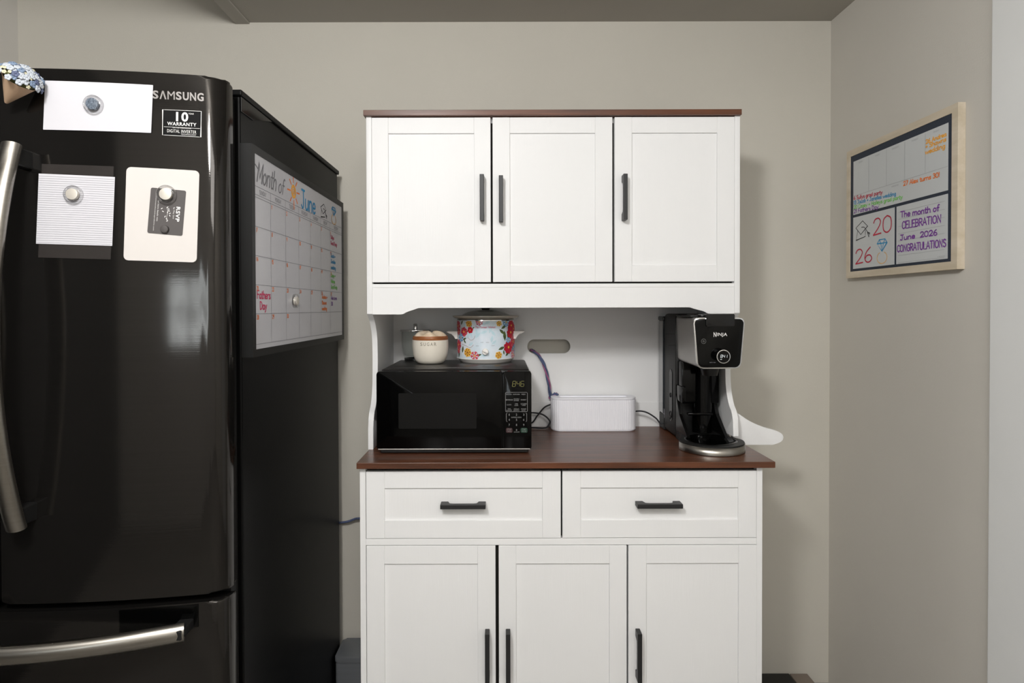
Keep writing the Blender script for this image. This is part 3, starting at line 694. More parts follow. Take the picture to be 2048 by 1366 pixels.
# ================================================================= THE HUTCH CABINET
YC, YU, YBF, YBK = 1.638, 1.79, 1.655, 2.155             # counter edge, upper front, base front, back
ZT = E - .4246                                            # counter top
hu = thing('kitchen_hutch', (.16, 1.9, 0), 'tall white kitchen hutch cabinet with a walnut counter between refrigerator and right wall', 'cabinet')
def shaker(x0, x1, z0, z1, y, rail_x, rail_t, rail_b, th=.018):
    """framed door: back panel set 6 mm behind the frame"""
    bm = nb(); rec = .0055; b = .0009
    xbox(bm, x0, x0 + rail_x, y, y + th, z0, z1, bev=b, seg=1); xbox(bm, x1 - rail_x, x1, y, y + th, z0, z1, bev=b, seg=1)
    xbox(bm, x0 + rail_x, x1 - rail_x, y + .0004, y + th, z1 - rail_t, z1, bev=b, seg=1); xbox(bm, x0 + rail_x, x1 - rail_x, y + .0004, y + th, z0, z0 + rail_b, bev=b, seg=1)
    xbox(bm, x0 + rail_x - .001, x1 - rail_x + .001, y + rec, y + th - .002, z0 + rail_b - .001, z1 - rail_t + .001)
    return bm
def pull(x, z, y, ln, vert, wd=.0125, dp=.030):
    """bar pull with two thick feet standing on the surface y"""
    bm = nb(); a = ln / 2; ft = .020
    if vert:
        prof = [(0, -a), (0, -a + ft), (-dp + .012, -a + ft + .004), (-dp + .010, -a + ft + .014), (-dp + .010, a - ft - .014), (-dp + .012, a - ft - .004), (0, a - ft), (0, a), (-dp, a), (-dp, -a)]
        prism(bm, prof, lambda u, v, w_: Vector((x + w_, y + u, z + v)), -wd / 2, wd / 2, bev=.0012)
    else:
        prof = [(0, -a), (0, -a + ft), (-dp + .012, -a + ft + .004), (-dp + .010, -a + ft + .014), (-dp + .010, a - ft - .014), (-dp + .012, a - ft - .004), (0, a - ft), (0, a), (-dp, a), (-dp, -a)]
        prism(bm, prof, lambda u, v, w_: Vector((x + v, y + u, z + w_)), -wd / 2, wd / 2, bev=.0012)
    return bm
# ---- base
bx0, bx1 = fx(717.5, YBF), fx(1526, YBF)
bm = nb(); t = .016
xbox(bm, bx0, bx0 + t, YBF, YBK, .0, ZT - .017, bev=.001); xbox(bm, bx1 - t, bx1, YBF, YBK, .0, ZT - .017, bev=.001)
zr0, zr1 = fz(1090.5, YBF), fz(1077.5, YBF)
xbox(bm, bx0 + t, bx1 - t, YBF + .001, YBK, zr0, zr1, bev=.001)
xbox(bm, bx0 + t, bx1 - t, YBF + .02, YBK, .06, .08); xbox(bm, bx0 + t, bx1 - t, YBF + .03, YBF + .046, 0, .07)
xbox(bm, bx0 + t, bx1 - t, YBK - .006, YBK, .08, ZT - .017)
base = obj('base_carcass', bm, M['white'], hu)
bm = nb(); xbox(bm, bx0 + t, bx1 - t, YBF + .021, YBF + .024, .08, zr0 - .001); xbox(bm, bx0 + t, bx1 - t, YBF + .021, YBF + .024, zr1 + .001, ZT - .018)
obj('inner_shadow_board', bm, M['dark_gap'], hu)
bm = nb(); xbox(bm, fx(711, YC), fx(1552, YC), YC, YBK + .002, ZT - .0170, ZT, bev=.0012)
o = obj('countertop', bm, M['walnut'], hu); o['label'] = 'dark walnut laminate counter'
hz = .022
for (a, b, ia, ib, hx) in ((730, 1121, 767, 1084, 924.5), (1124.5, 1514, 1161, 1476.5, 1320)):
    x0, x1 = fx(a, YBF), fx(b, YBF); z0, z1 = fz(1076.5, YBF), fz(942.5, YBF)
    d = obj('drawer', shaker(x0, x1, z0, z1, YBF, fx(ia, YBF) - x0, z1 - fz(976.5, YBF), fz(1040.5, YBF) - z0), M['white'], hu)
    hp = fx(hx, YBF) if True else 0
    y_ = YBF + .0055
    o = obj('handle', pull(fx(hx, YBF - .02), fz(1013, YBF - .02), y_, .124, False), M['handle'], d); o['label'] = 'black bar handle'
for (a, b, ia, ib, hx) in ((730, 989.5, 766, 952, 972.5), (996, 1253.5, 1031, 1217.5, 1014.5), (1257, 1514.5, 1293, 1478.5, 1278.5)):
    x0, x1 = fx(a, YBF), fx(b, YBF); z1 = fz(1091.5, YBF); z0 = .075
    d = obj('door', shaker(x0, x1, z0, z1, YBF, fx(ia, YBF) - x0, z1 - fz(1128, YBF), .052), M['white'], hu)
    o = obj('handle', pull(fx(hx, YBF - .02), fz(1314, YBF - .02), YBF, .134, True), M['handle'], d); o['label'] = 'black bar handle'
# ---- upper
ux0, ux1 = fx(734, YU), fx(1479.5, YU)
ztop = fz(233, YU); zub = fz(575, YU); zvb = fz(628.5, YU)
bm = nb(); xbox(bm, fx(728.5, YU - .012), fx(1483, YU - .012), YU - .012, YBK, ztop, ztop + .0165, bev=.001)
o = obj('top_board', bm, M['walnut'], hu); o['label'] = 'walnut top board'
def side_panel(x0, x1, foot):
    """side seen from the right: (Y,Z) outline, cut back above the counter and flaring to a foot"""
    c = ZT; rec = 1.862
    pts = [(YBK, c), (YBK, ztop), (YU, ztop), (YU, zvb + .004)]
    pts += spline([(YU, zvb + .002), (YU + .012, zvb - .006), (YU + .038, zvb - .026), (rec - .008, zvb - .065), (rec, zvb - .110), (rec, c + .235), (rec - .006, c + .175), (YU + .045, c + .130), (YU + .022, c + .108), (YU + .010, c + .085)], 6)
    pts += [(YU + .006, c + .036), (YU + .012, c + .034), (YU + .080, c + .034), (YU + .082, c)] if foot else [(YU + .004, c + .06), (YU + .004, c)]
    bm = nb(); prism(bm, pts, lambda u, v, w_: Vector((w_, u, v)), x0, x1, bev=.0012)
    return bm
obj('side_panel', side_panel(ux0, ux0 + t, False), M['white'], hu, smooth=35)
bm = side_panel(ux1 - t, ux1, True)
# the outward scroll at the foot of the right side panel
Yf = 1.846; S_ = lambda px, py: (at(px, py, Y=Yf).x, at(px, py, Y=Yf).z)
sw = [S_(1466, 822)] + spline([S_(1478, 828), S_(1499, 842), S_(1526, 854), S_(1551, 861), S_(1564, 868), S_(1567, 876), S_(1561, 884), S_(1545, 890)], 5) + [S_(1466, 890)]
prism(bm, sw, lambda u, v, w_: Vector((u, w_, v)), Yf, Yf + .018, bev=.0015)
obj('side_panel', bm, M['white'], hu, smooth=35)
bm = nb()
xbox(bm, ux0 + t, ux1 - t, YU + .02, YBK, zub - .012, zub + .004); xbox(bm, ux0 + t, ux1 - t, YU + .02, YBK, ztop - .014, ztop)
xbox(bm, ux0 + t, ux1 - t, YBK - .008, YBK, zub, ztop); xbox(bm, ux0 + t, ux1 - t, YU + .001, YU + .02, zub, fz(567.5, YU), bev=.0008)
obj('upper_carcass', bm, M['white'], hu)
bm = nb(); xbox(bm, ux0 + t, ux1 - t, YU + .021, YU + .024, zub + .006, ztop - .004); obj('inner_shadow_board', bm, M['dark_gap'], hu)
vx0, vx1 = ux0 + t, ux1 - t; zmid = fz(615.5, YU)
a0, a1 = fx(803, YU), fx(838, YU); b1, b0 = fx(1418, YU), fx(1379, YU)
low = [(vx0, zvb)] + spline([(a0 - .01, zvb), (a0 + .004, zvb + .0012), (a0 + .016, zvb + .0075), (a1 - .014, zmid - .0045), (a1 - .002, zmid - .0003), (a1 + .01, zmid)], 5)
low += [(x, z) for x, z in spline([(b0 - .01, zmid), (b0 + .002, zmid - .0003), (b0 + .014, zmid - .0045), (b1 - .016, zvb + .0075), (b1 - .004, zvb + .0012), (b1 + .01, zvb)], 5)] + [(vx1, zvb)]
bm = nb(); prism(bm, low + [(vx1, zub), (vx0, zub)], on_front(YU + .018), 0, .0165, bev=.0008); obj('valance', bm, M['white'], hu)
for (a, b, ia, hx, hy) in ((745, 982, 778, 964.5, 395), (986, 1225, 1020.5, 1002.5, 397.5), (1229.5, 1468.5, 1264, 1250, 395)):
    x0, x1 = fx(a, YU), fx(b, YU); z0, z1 = fz(564, YU), fz(234.5, YU)
    d = obj('door', shaker(x0, x1, z0, z1, YU, fx(ia, YU) - x0, z1 - fz(266.5, YU), fz(531, YU) - z0), M['white'], hu)
    o = obj('handle', pull(fx(hx, YU - .02), fz(hy, YU - .02), YU, .134, True), M['handle'], d); o['label'] = 'black bar handle'
# back panel with a cable slot
YP = 2.135
bm = nb(); s0, s1, sz0, sz1 = fx(1054.5, YP), fx(1140.5, YP), fz(707, YP), fz(679, YP); rr = (sz1 - sz0) / 2; X0, X1 = ux0 + t, ux1 - t
hole = rrect(s0, s1, sz0, sz1, rr - .0005, n=8)
oc = [(X1, zub), (X0, zub), (X0, ZT), (X1, ZT)]
def ring_panel(bm, y0, y1):
    n = len(hole); q_ = n // 4
    A = [bm.verts.new((x, y0, z)) for x, z in hole]; B = [bm.verts.new((x, y1, z)) for x, z in hole]
    OA = [bm.verts.new((x, y0, z)) for x, z in oc]; OB = [bm.verts.new((x, y1, z)) for x, z in oc]
    for V, O_ in ((A, OA), (B, OB)):
        for k in range(4):
            for i in range(q_ - 1): bm.faces.new([O_[k], V[k * q_ + i], V[k * q_ + i + 1]])
            bm.faces.new([O_[k], V[k * q_ + q_ - 1], V[((k + 1) * q_) % n], O_[(k + 1) % 4]])
    for i in range(n): bm.faces.new([A[i], A[(i + 1) % n], B[(i + 1) % n], B[i]])
    for i in range(4): bm.faces.new([OA[i], OA[(i + 1) % 4], OB[(i + 1) % 4], OB[i]])
ring_panel(bm, YP, YP + .006); xbox(bm, X0, X1, YP - .003, YP, ZT, fz(805, YP))
bp = obj('back_panel', bm, M['white_in'], hu)

# ================================================================= MICROWAVE
YM = 1.738; mx0, mx1 = fx(752, YM), fx(1062.5, YM); mz0, mz1 = fz(900, YM), fz(742.5, YM)
mw = thing('microwave_oven', ((mx0 + mx1) / 2, 1.9, ZT), 'black countertop microwave oven on the left of the walnut counter', 'microwave')
MT = E - .1815; MB = 2.09
bm = nb(); xbox(bm, mx0 + .006, mx1 - .004, YM + .03, MB, mz0 - .003, MT, bev=.008, seg=3)
xbox(bm, mx0 + .035, mx1 - .04, YM + .07, MB - .03, MT - .001, MT + .0012, bev=.001)
bmw = obj('body', bm, M['mw_body'], mw, smooth=40)
xs_ = fx(1004.5, YM)
bm = nb(); prism(bm, rrect(mx0, xs_ - .0006, mz0, mz1, .008), on_front(YM + .032), 0, .032, bev=.003); md = obj('door', bm, M['black_gloss'], mw, smooth=35)
bm = nb(); prism(bm, rrect(fx(796, YM), fx(952.5, YM), fz(857, YM), fz(786, YM), .003), on_front(YM), -.001, .0006); o = obj('window', bm, M['mw_glass'], md); o['label'] = 'dark grey see-through window'
bm = nb(); prism(bm, rrect(xs_ + .0006, mx1, mz0, mz1, .008), on_front(YM + .032), 0, .032, bev=.003); mp2 = obj('control_panel', bm, M['black_gloss'], mw, smooth=35)
fm = on_front(YM); mu = lambda px: fx(px, YM); mv = lambda py: fz(py, YM)
bm = nb(); xbox(bm, mx0 + .01, mx1 - .01, YM + .004, YM + .03, fz(906, YM), mz0 + .001, bev=.002); obj('lower_trim', bm, M['black'], mw)
bm = nb(); xbox(bm, mx0 + .004, mx1 - .004, YM - .0012, YM + .002, fz(899.2, YM), fz(897, YM), bev=.0006); o = obj('trim_line', bm, M['steel_grey'], mw)
SEG = {'8': 'abcdefg', '4': 'bcfg', '6': 'acdefg', '1': 'bc', '0': 'abcdef'}
def seven(bm, s, f, u0, u1, v0, v1, pen, slant=.12, colon=None, w_=.0006):
    n = len(s); gw = (u1 - u0) / (n + .35 * (n - 1)); h = v1 - v0
    for i, c in enumerate(s):
        x = u0 + i * gw * 1.35
        P = lambda a, b: (x + a * gw + slant * b * h, v0 + b * h)
        S3 = {'a': (P(.1, 1), P(.9, 1)), 'b': (P(1, .94), P(1, .55)), 'c': (P(1, .45), P(1, .06)), 'd': (P(.1, 0), P(.9, 0)), 'e': (P(0, .45), P(0, .06)), 'f': (P(0, .94), P(0, .55)), 'g': (P(.1, .5), P(.9, .5))}
        for k in SEG[c]: stroke(bm, list(S3[k]), f, pen, w=w_)
bm = nb(); seven(bm, '846', fm, mu(1024), mu(1047), mv(773), mv(762.5), .0011)
o = obj('clock_digits', bm, M['disp_y'], mp2); o['label'] = 'dim amber clock digits'
K = lambda a, b: (1000 + a * 70 / 683, 740 + b * 140 / 1366)
def kp(a, b): x, y = K(a, b); return (mu(x), mv(y))
bm = nb()
(x0, z1), (x1, z0) = kp(103, 437), kp(530, 815); pr = rrect(x0, x1, z0, z1, .003); stroke(bm, pr + [pr[0]], fm, .0008, caps=False)
def kt(s, a0, a1, b0, b1):
    (x0, z1), (x1, z0) = kp(a0, b0), kp(a1, b1); print_text(bm, s, fm, x0, x1, z0, z1)
for s, a0, a1, b0, b1 in (('POTATO', 118, 222, 464, 488), ('POPCORN', 250, 380, 464, 488), ('PIZZA', 418, 495, 464, 486), ('BEVERAGE', 112, 247, 570, 596), ('FROZEN', 265, 370, 556, 578), ('DINNER', 268, 364, 584, 607),
      ('REHEAT', 402, 510, 570, 594), ('CLOCK', 128, 216, 666, 690), ('TIME', 286, 345, 652, 672), ('COOK', 278, 352, 680, 702), ('KITCHEN', 400, 516, 650, 672), ('TIMER', 418, 497, 678, 700),
      ('TIME', 145, 205, 750, 772), ('DEFROST', 118, 230, 778, 800), ('WEIGHT', 265, 368, 750, 772), ('DEFROST', 260, 374, 778, 800), ('POWER', 410, 508, 750, 772), ('LEVEL', 418, 497, 778, 800),
      ('EXPRESS COOK', 218, 418, 913, 937)): kt(s, a0, a1, b0, b1)
for i, (s, a, b) in enumerate((('1', 175, 873), ('2', 317, 873), ('3', 458, 873), ('4', 175, 972), ('5', 317, 972), ('6', 458, 972), ('7', 175, 1072), ('8', 317, 1072), ('9', 458, 1072), ('0', 317, 1172))):
    kt(s, a - (5 if s == '1' else 11), a + (5 if s == '1' else 11), b - 20, b + 20)
for a, s in ((118, 1), (518, -1)):
    stroke(bm, [kp(a + 18 * s, 838), kp(a, 855), kp(a, 992), kp(a + 18 * s, 1010)], fm, .0008)
kt('ON/OFF', 265, 376, 1202, 1220)
obj('keypad_print', bm, M['key_grey'], mp2)
for nm, a0, a1, m_, l1, l2 in (('stop_key', 110, 240, 'key_red', 'STOP', 'CANCEL'), ('start_key', 398, 532, 'key_green', 'START', '+30 SEC')):
    (x0, z1), (x1, z0) = kp(a0, 1130), kp(a1, 1225)
    bm = nb(); prism(bm, rrect(x0, x1, z0, z1, .004), fm, -.0005, .0003, mi=0)
    print_text(bm, l1, fm, x0 + .0035, x1 - .0035, (z0 + z1) / 2 + .0008, z1 - .0022, w=.0006, mi=1); print_text(bm, l2, fm, x0 + .003, x1 - .003, z0 + .0024, (z0 + z1) / 2 - .0008, w=.0006, mi=1)
    o = obj(nm, bm, [M[m_], M['key_grey']], mp2)
for fx_, fy_ in ((mx0 + .03, YM + .06), (mx1 - .03, YM + .06), (mx0 + .03, MB - .04), (mx1 - .03, MB - .04)):
    bm = nb(); lathe(bm, [(0, ZT + .0004), (.012, ZT + .0004), (.013, mz0 + .001), (0, mz0 + .001)], fx_, fy_, 20); obj('foot', bm, M['gasket'], mw)

# ================================================================= THINGS ON THE MICROWAVE
MTT = MT + .0012
# sugar canister
sy = 1.945; sx_ = at(861, 700, Y=sy).x; k_ = F / sy
sg = thing('sugar_canister', (sx_, sy, MTT), 'cream SUGAR canister with a frosted bun-shaped lid on the microwave', 'canister')
R1 = .0580; zj = fz(679, sy) - MTT
bm = nb(); lathe(bm, [(0, 0), (.034, 0), (.042, .003), (.050, .012), (.0555, .030), (R1, .052), (R1, zj - .001), (R1 - .001, zj), (R1 - .004, zj), (R1 - .004, .05), (.03, .006), (0, .006)], sx_, sy, 64, cz=MTT)
jr = obj('jar', bm, M['ceramic'], sg, smooth=40)
bm = nb(); lathe(bm, [(0, zj - .004), (R1 - .005, zj - .004), (R1 - .0015, zj + .0005), (R1 - .0005, zj + .006), (R1 - .003, zj + .0125), (0, zj + .013)], sx_, sy, 64, cz=MTT)
ld = obj('lid', bm, M['acacia'], sg, smooth=40); ld['label'] = 'brown wood-toned lid rim'
bm = nb(); seg, rg = 72, 12; rings = []
for j in range(rg + 1):
    f_ = j / rg; ring = []
    for i in range(seg):
        a = 2 * PI * i / seg
        lob = .5 + .5 * math.cos(5 * a + 2.2 * (1 - f_) + .6)
        r_ = (R1 - .001) * f_ ** .8
        zz = zj + .0075 + (.0125 + .006 * lob) * max(0, 1 - f_ ** 3.2) + .006 * lob * f_ * (1 - f_) * 3 - .004 * (1 - lob) * (f_ > .8)
        if f_ < .15: zz -= .003
        ring.append(bm.verts.new((sx_ + r_ * math.cos(a), sy + r_ * math.sin(a), MTT + zz)))
    rings.append(ring)
for A, B in zip(rings, rings[1:]):
    for i in range(seg):
        j = (i + 1) % seg
        f = bm.faces.new([A[i], A[j], B[j], B[i]]); f.smooth = True
bmesh.ops.remove_doubles(bm, verts=bm.verts[:], dist=1e-6)
o = obj('frosting_top', bm, M['frosting'], ld); o['label'] = 'cream glazed swirls on top of the lid'
bm = nb(); cyl = on_cyl(sx_, sy, R1); zt_ = MTT + .060
tw = .053
for i, c in enumerate('SUGAR'): print_text(bm, c, cyl, -tw / 2 + i * .0112 - .0001, -tw / 2 + i * .0112 + .0072, zt_, zt_ + .0105, w=.0003)
obj('lettering', bm, M['taupe_ink'], jr)
# glass jar behind it
gy = 2.055; gx = at(831, 690, Y=gy).x; gz0, gz1 = MTT, fz(662, gy)
gj = thing('glass_jar', (gx, gy, MTT), 'clear glass jar with a metal knob lid behind the sugar canister', 'jar')
H_ = gz1 - gz0
bm = nb(); lathe(bm, [(0, 0), (.034, 0), (.038, .003), (.038, .012), (.042, .022), (.046, .035), (.0475, .06), (.0475, H_), (.0455, H_), (.0455, .05), (.040, .026), (.034, .016), (0, .014)], gx, gy, 56, cz=gz0)
obj('jar', bm, M['glass'], gj, smooth=40)
bm = nb(); lathe(bm, [(.030, .0006), (.0375, .0006), (.0378, .009), (.030, .009)], gx, gy, 48, cz=gz0); obj('base_ring', bm, M['black'], gj, smooth=40)
bm = nb(); lathe(bm, [(0, H_), (.0515, H_), (.0525, H_ + .003), (.0515, H_ + .006), (.03, H_ + .008), (0, H_ + .0085)], gx, gy, 56, cz=gz0); gl = obj('lid', bm, M['chrome'], gj, smooth=40); gl['label'] = 'shiny metal lid'
bm = nb(); lathe(bm, [(.0068, H_ + .008), (.0072, H_ + .024), (.006, H_ + .026), (0, H_ + .0265)], gx, gy, 24, cz=gz0); obj('knob', bm, M['chrome'], gl, smooth=40)
# slow cooker
cy_ = 2.022; ccx = at(971.5, 680, Y=cy_).x; cr_ = .0965
sc = thing('slow_cooker', (ccx, cy_, MTT), 'small round slow cooker printed with bright flowers on the microwave', 'slow cooker')
zb_, zt2 = fz(714, cy_), fz(640.5, cy_)
bm = nb(); lathe(bm, [(0, zb_), (cr_, zb_), (cr_, zt2), (cr_ - .004, zt2 + .001), (cr_ - .004, zb_ + .01), (0, zb_ + .01)], ccx, cy_, 96)
cc = on_cyl(ccx, cy_, cr_)
def scp(px, py):
    """pixel -> (u,v) on the front of the cooker"""
    y = cy_ - cr_
    for _ in range(12):
        p = at(px, py, Y=y); dx = max(-cr_ * .985, min(cr_ * .985, p.x - ccx)); y = cy_ - math.sqrt(cr_ * cr_ - dx * dx)
    return (cr_ * math.asin(dx / cr_), p.z)
Z2 = lambda a, b: scp(880 + a * 180 / 2048, 610 + b * 120 / 1365)
rnd = random.Random(5); lay = [0.0]
def poly(pts, mi):
    lay[0] += .00001
    pts = [(u, min(max(v, zb_ + .0005), zt2 - .0005)) for u, v in pts]
    c_ = (sum(p[0] for p in pts) / len(pts), sum(p[1] for p in pts) / len(pts))
    V = [bm.verts.new(cc(u, v, .0002 + lay[0])) for u, v in pts]; vc = bm.verts.new(cc(*c_, .0002 + lay[0]))
    for i in range(len(V)):
        try: bm.faces.new([vc, V[i], V[(i + 1) % len(V)]]).material_index = mi
        except ValueError: pass
def flower(c, r, mi, mi2, n=7, sq=1.0):
    ph = rnd.random() * 6
    pts = []
    for k in range(n * 6):
        a = 2 * PI * k / (n * 6); rr_ = r * (.80 + .2 * abs(math.cos(n * a / 2 + ph))); pts.append((c[0] + rr_ * math.cos(a), c[1] + sq * rr_ * math.sin(a)))
    poly(pts, mi)
    for k in range(n):
        a = 2 * PI * k / n + ph; cu_, cv_ = c[0] + r * .52 * math.cos(a), c[1] + sq * r * .52 * math.sin(a)
        ca, sa = math.cos(a), math.sin(a); poly([(c[0] + r * (p_ * ca - q_ * sa), c[1] + sq * r * (p_ * sa + q_ * ca)) for p_, q_ in ((.12, 0), (.5, .10), (.74, .16), (.80, 0), (.70, -.13), (.5, -.08))], mi2)
    poly([(c[0] + r * .2 * math.cos(b), c[1] + r * .2 * math.sin(b)) for b in [2 * PI * j / 8 for j in range(8)]], 5 if mi != 5 else 8)
def leaf(c, l_, ang, mi=7, wd=.38):
    a = math.radians(ang); d = (math.cos(a), math.sin(a)); n_ = (-d[1], d[0])
    poly([(c[0] + d[0] * l_ * s + n_[0] * l_ * wd * t_, c[1] + d[1] * l_ * s + n_[1] * l_ * wd * t_) for s, t_ in ((-1, 0), (-.5, .7), (0, 1), (.5, .7), (1, 0), (.5, -.7), (0, -1), (-.5, -.7))], mi)
for a, b, l_, an in ((640, 700, .012, 60), (700, 660, .012, 110), (850, 690, .014, 40), (830, 620, .011, 100), (1000, 620, .012, 20), (1150, 560, .013, 70), (1210, 640, .012, 130), (700, 890, .011, 30), (1180, 780, .012, 80), (1230, 850, .011, 40), (960, 420, .011, 150), (1080, 400, .012, 30), (560, 450, .010, 80), (1000, 1150, .010, 10)): leaf(Z2(a, b), l_, an, 9)
# slots: 0 enamel 1 white 2 red 3 coral 4 dark red 5 yellow 6 blue 7 leaf 8 brown
for a, b, l_, an in ((500, 395, .010, 60), (690, 460, .007, -30), (620, 605, .006, 40), (560, 770, .009, 20), (565, 830, .008, -50), (520, 1010, .012, 80), (890, 1140, .009, 20), (1400, 985, .013, 20), (1470, 700, .017, 95), (1410, 610, .013, 140), (1450, 500, .012, 30), (1550, 720, .012, 120), (1530, 1110, .011, 40), (1450, 1080, .008, 100), (1340, 400, .009, 10), (440, 1120, .012, 70), (760, 520, .005, 30), (1370, 425, .008, -40)):
    leaf(Z2(a, b), l_, an)
for a, b, r_, mi, m2, n_ in ((415, 470, .016, 3, 4, 8), (545, 610, .0135, 3, 2, 7), (430, 600, .011, 3, 4, 6), (480, 740, .012, 6, 0, 6), (430, 900, .015, 3, 4, 8), (430, 1020, .010, 3, 4, 6), (630, 1080, .0125, 5, 8, 7), (790, 1155, .012, 3, 0, 6), (690, 570, .009, 2, 4, 6), (660, 420, .010, 5, 8, 6), (895, 385, .010, 3, 0, 7),
      (1340, 420, .008, 5, 7, 6), (1500, 390, .0125, 6, 0, 7), (1610, 470, .017, 2, 4, 8), (1600, 620, .017, 2, 4, 8), (1660, 540, .014, 4, 2, 7), (1550, 960, .018, 2, 4, 9), (1540, 800, .008, 6, 0, 6), (1650, 830, .016, 3, 4, 7), (1330, 1140, .010, 5, 8, 6), (1670, 1000, .014, 6, 0, 6), (1650, 1120, .012, 3, 0, 6)):
    flower(Z2(a, b), r_ * 1.22, mi, m2, n_)
for pts in ([(640, 740), (700, 800), (770, 770), (800, 700)], [(510, 890), (600, 930), (690, 970), (760, 910)], [(560, 380), (640, 450)]):
    stroke(bm, spline([Z2(*p) for p in pts], 6), cc, .0008, w=.0006, mi=8)
bs = obj('body', bm, [M[k] for k in ('sc_body', 'sc_white', 'fl_red', 'fl_coral', 'm_red', 'fl_yel', 'fl_sky', 'leaf', 'acacia', 'sc_aqua')], sc)
for p_ in bs.data.polygons: p_.use_smooth = True
bs.data.set_sharp_from_angle(angle=math.radians(50))
bm = nb(); (u0, v0), (u1, v1) = Z2(795, 530), Z2(1260, 500); hand(bm, 'The Pioneer Woman', cc, u0, v0 + .0006, .0068, width=u1 - u0, pen=.0007, slant=.25, w=.0012)
o = obj('lettering', bm, M['m_pink'], bs); o['label'] = 'pink script lettering'
bm = nb()
for s, a0, a1, b in (('LOW', 925, 985, 850), ('HIGH', 1050, 1115, 850), ('OFF', 820, 880, 932), ('WARM', 1168, 1240, 926)):
    (u0, v0), (u1, v1) = Z2(a0, b + 9), Z2(a1, b - 9); print_text(bm, s, cc, u0, u1, v0, v1, w=.0012)
obj('dial_marks', bm, M['p_grey'], bs)
bm = nb(); lathe(bm, [(0, zb_ - .014), (cr_ * .86, zb_ - .014), (cr_ * .93, zb_ - .008), (cr_ + .001, zb_ - .001), (cr_ + .001, zb_ + .001), (0, zb_ + .001)], ccx, cy_, 72); obj('base', bm, M['sc_white'], sc, smooth=40)
for a in (45, 135, 225, 315):
    bm = nb(); lathe(bm, [(0, MTT), (.010, MTT), (.012, zb_ - .012), (0, zb_ - .012)], ccx + .066 * math.cos(math.radians(a)), cy_ + .066 * math.sin(math.radians(a)), 16); obj('foot', bm, M['sc_white'], sc)
bm = nb(); lathe(bm, [(cr_ - .003, zt2 - .001), (cr_ + .0012, zt2), (cr_ + .0012, zt2 + .003), (cr_ - .002, zt2 + .005), (cr_ - .006, zt2 + .005)], ccx, cy_, 72); o = obj('metal_rim', bm, M['chrome'], sc, smooth=40)
zc0 = zt2 + .005
bm = nb(); lathe(bm, [(cr_ - .01, zt2 - .02), (cr_ - .008, zc0), (cr_ + .006, zc0 + .003), (cr_ + .0145, zc0 + .008), (cr_ + .0145, zc0 + .011), (cr_ + .004, zc0 + .012), (cr_ - .014, zc0 + .0105), (cr_ - .016, zt2 - .02)], ccx, cy_, 80); o = obj('crock_rim', bm, M['crock'], sc, smooth=40); o['label'] = 'grey-beige stoneware rim'
bm = nb(); lathe(bm, [(0, zc0 + .031), (.03, zc0 + .030), (.06, zc0 + .024), (.076, zc0 + .016), (.083, zc0 + .0105), (.081, zc0 + .0105), (.074, zc0 + .014), (.058, zc0 + .022), (.03, zc0 + .028), (0, zc0 + .029)], ccx, cy_, 64); li = obj('lid', bm, M['glass'], sc, smooth=60); li['label'] = 'clear glass lid'
bm = nb(); lathe(bm, [(0, zc0 + .030), (.012, zc0 + .030), (.014, zc0 + .034), (.030, zc0 + .040), (.030, zc0 + .044), (0, zc0 + .045)], ccx, cy_, 32); obj('knob', bm, M['black'], li, smooth=40)
for s in (-1, 1):
    zt3 = fz(661.5, cy_)
    prof = [(cr_ - .004, zt3), (cr_ + .032, zt3), (cr_ + .033, zt3 - .004), (cr_ + .028, zt3 - .006)] + spline([(cr_ + .022, zt3 - .007), (cr_ + .012, zt3 - .012), (cr_ + .006, zt3 - .022), (cr_ + .004, zt3 - .026)], 4) + [(cr_ - .004, zt3 - .026)]
    bm = nb(); prism(bm, prof, lambda u, v, w_: Vector((ccx + s * u, cy_ + w_, v)), -.032, .032, bev=.002); obj('handle', bm, M['sc_white'], sc)
du, dv = Z2(1030, 1060); dp = cc(du, dv, 0)
bm = nb(); lathe(bm, [(0, 0), (.0105, 0), (.0102, .012), (.009, .0135), (0, .0135)], dp.x, dp.y + .002, 32, axis='-Y', cz=dp.z); kn = obj('dial', bm, M['sc_white'], sc, smooth=40)
a = math.radians(-28); d_ = Vector((math.cos(a), 0, math.sin(a))); n_ = Vector((-math.sin(a), 0, math.cos(a))); bm = nb()
c_ = Vector((dp.x, dp.y - .0118, dp.z))
prism(bm, [(-.0098, -.0016), (.0098, -.0016), (.0098, .0022), (-.0098, .0022)], lambda u, v, w_: c_ + d_ * u + n_ * v + Vector((0, -w_, 0)), 0, .006, bev=.0008)
obj('dial_grip', bm, M['sc_white'], kn)

# ================================================================= CABLE BOX AND CORDS
kx0, kx1, ky0, ky1 = fx(1103, 2.046), fx(1275.5, 2.046), 2.046, 2.128
kz1 = fz(797, 2.046)
cb = thing('cable_box', ((kx0 + kx1) / 2, (ky0 + ky1) / 2, ZT), 'white ribbed cable organiser box in the middle of the walnut counter', 'cable box')
def stadium(x0, x1, y0, y1, r, ribs=0, amp=.0006):
    base_ = rrect(x0, x1, y0, y1, r, n=10)
    P = []
    for (a, b) in zip(base_, base_[1:] + [base_[0]]):
        d = math.dist(a, b); n = max(1, int(d / .0022))
        for i in range(n): P.append((a[0] + (b[0] - a[0]) * i / n, a[1] + (b[1] - a[1]) * i / n))
    if not ribs: return P
    out = []; n = len(P)
    for i in range(n):
        a, b = P[i - 1], P[(i + 1) % n]; t = Vector((b[0] - a[0], b[1] - a[1])); t.normalize()
        k = -amp if i % 3 == 0 else 0
        out.append((P[i][0] + t.y * k, P[i][1] - t.x * k))
    return out
bm = nb(); st_ = stadium(kx0, kx1, ky0, ky1, .036, 1)
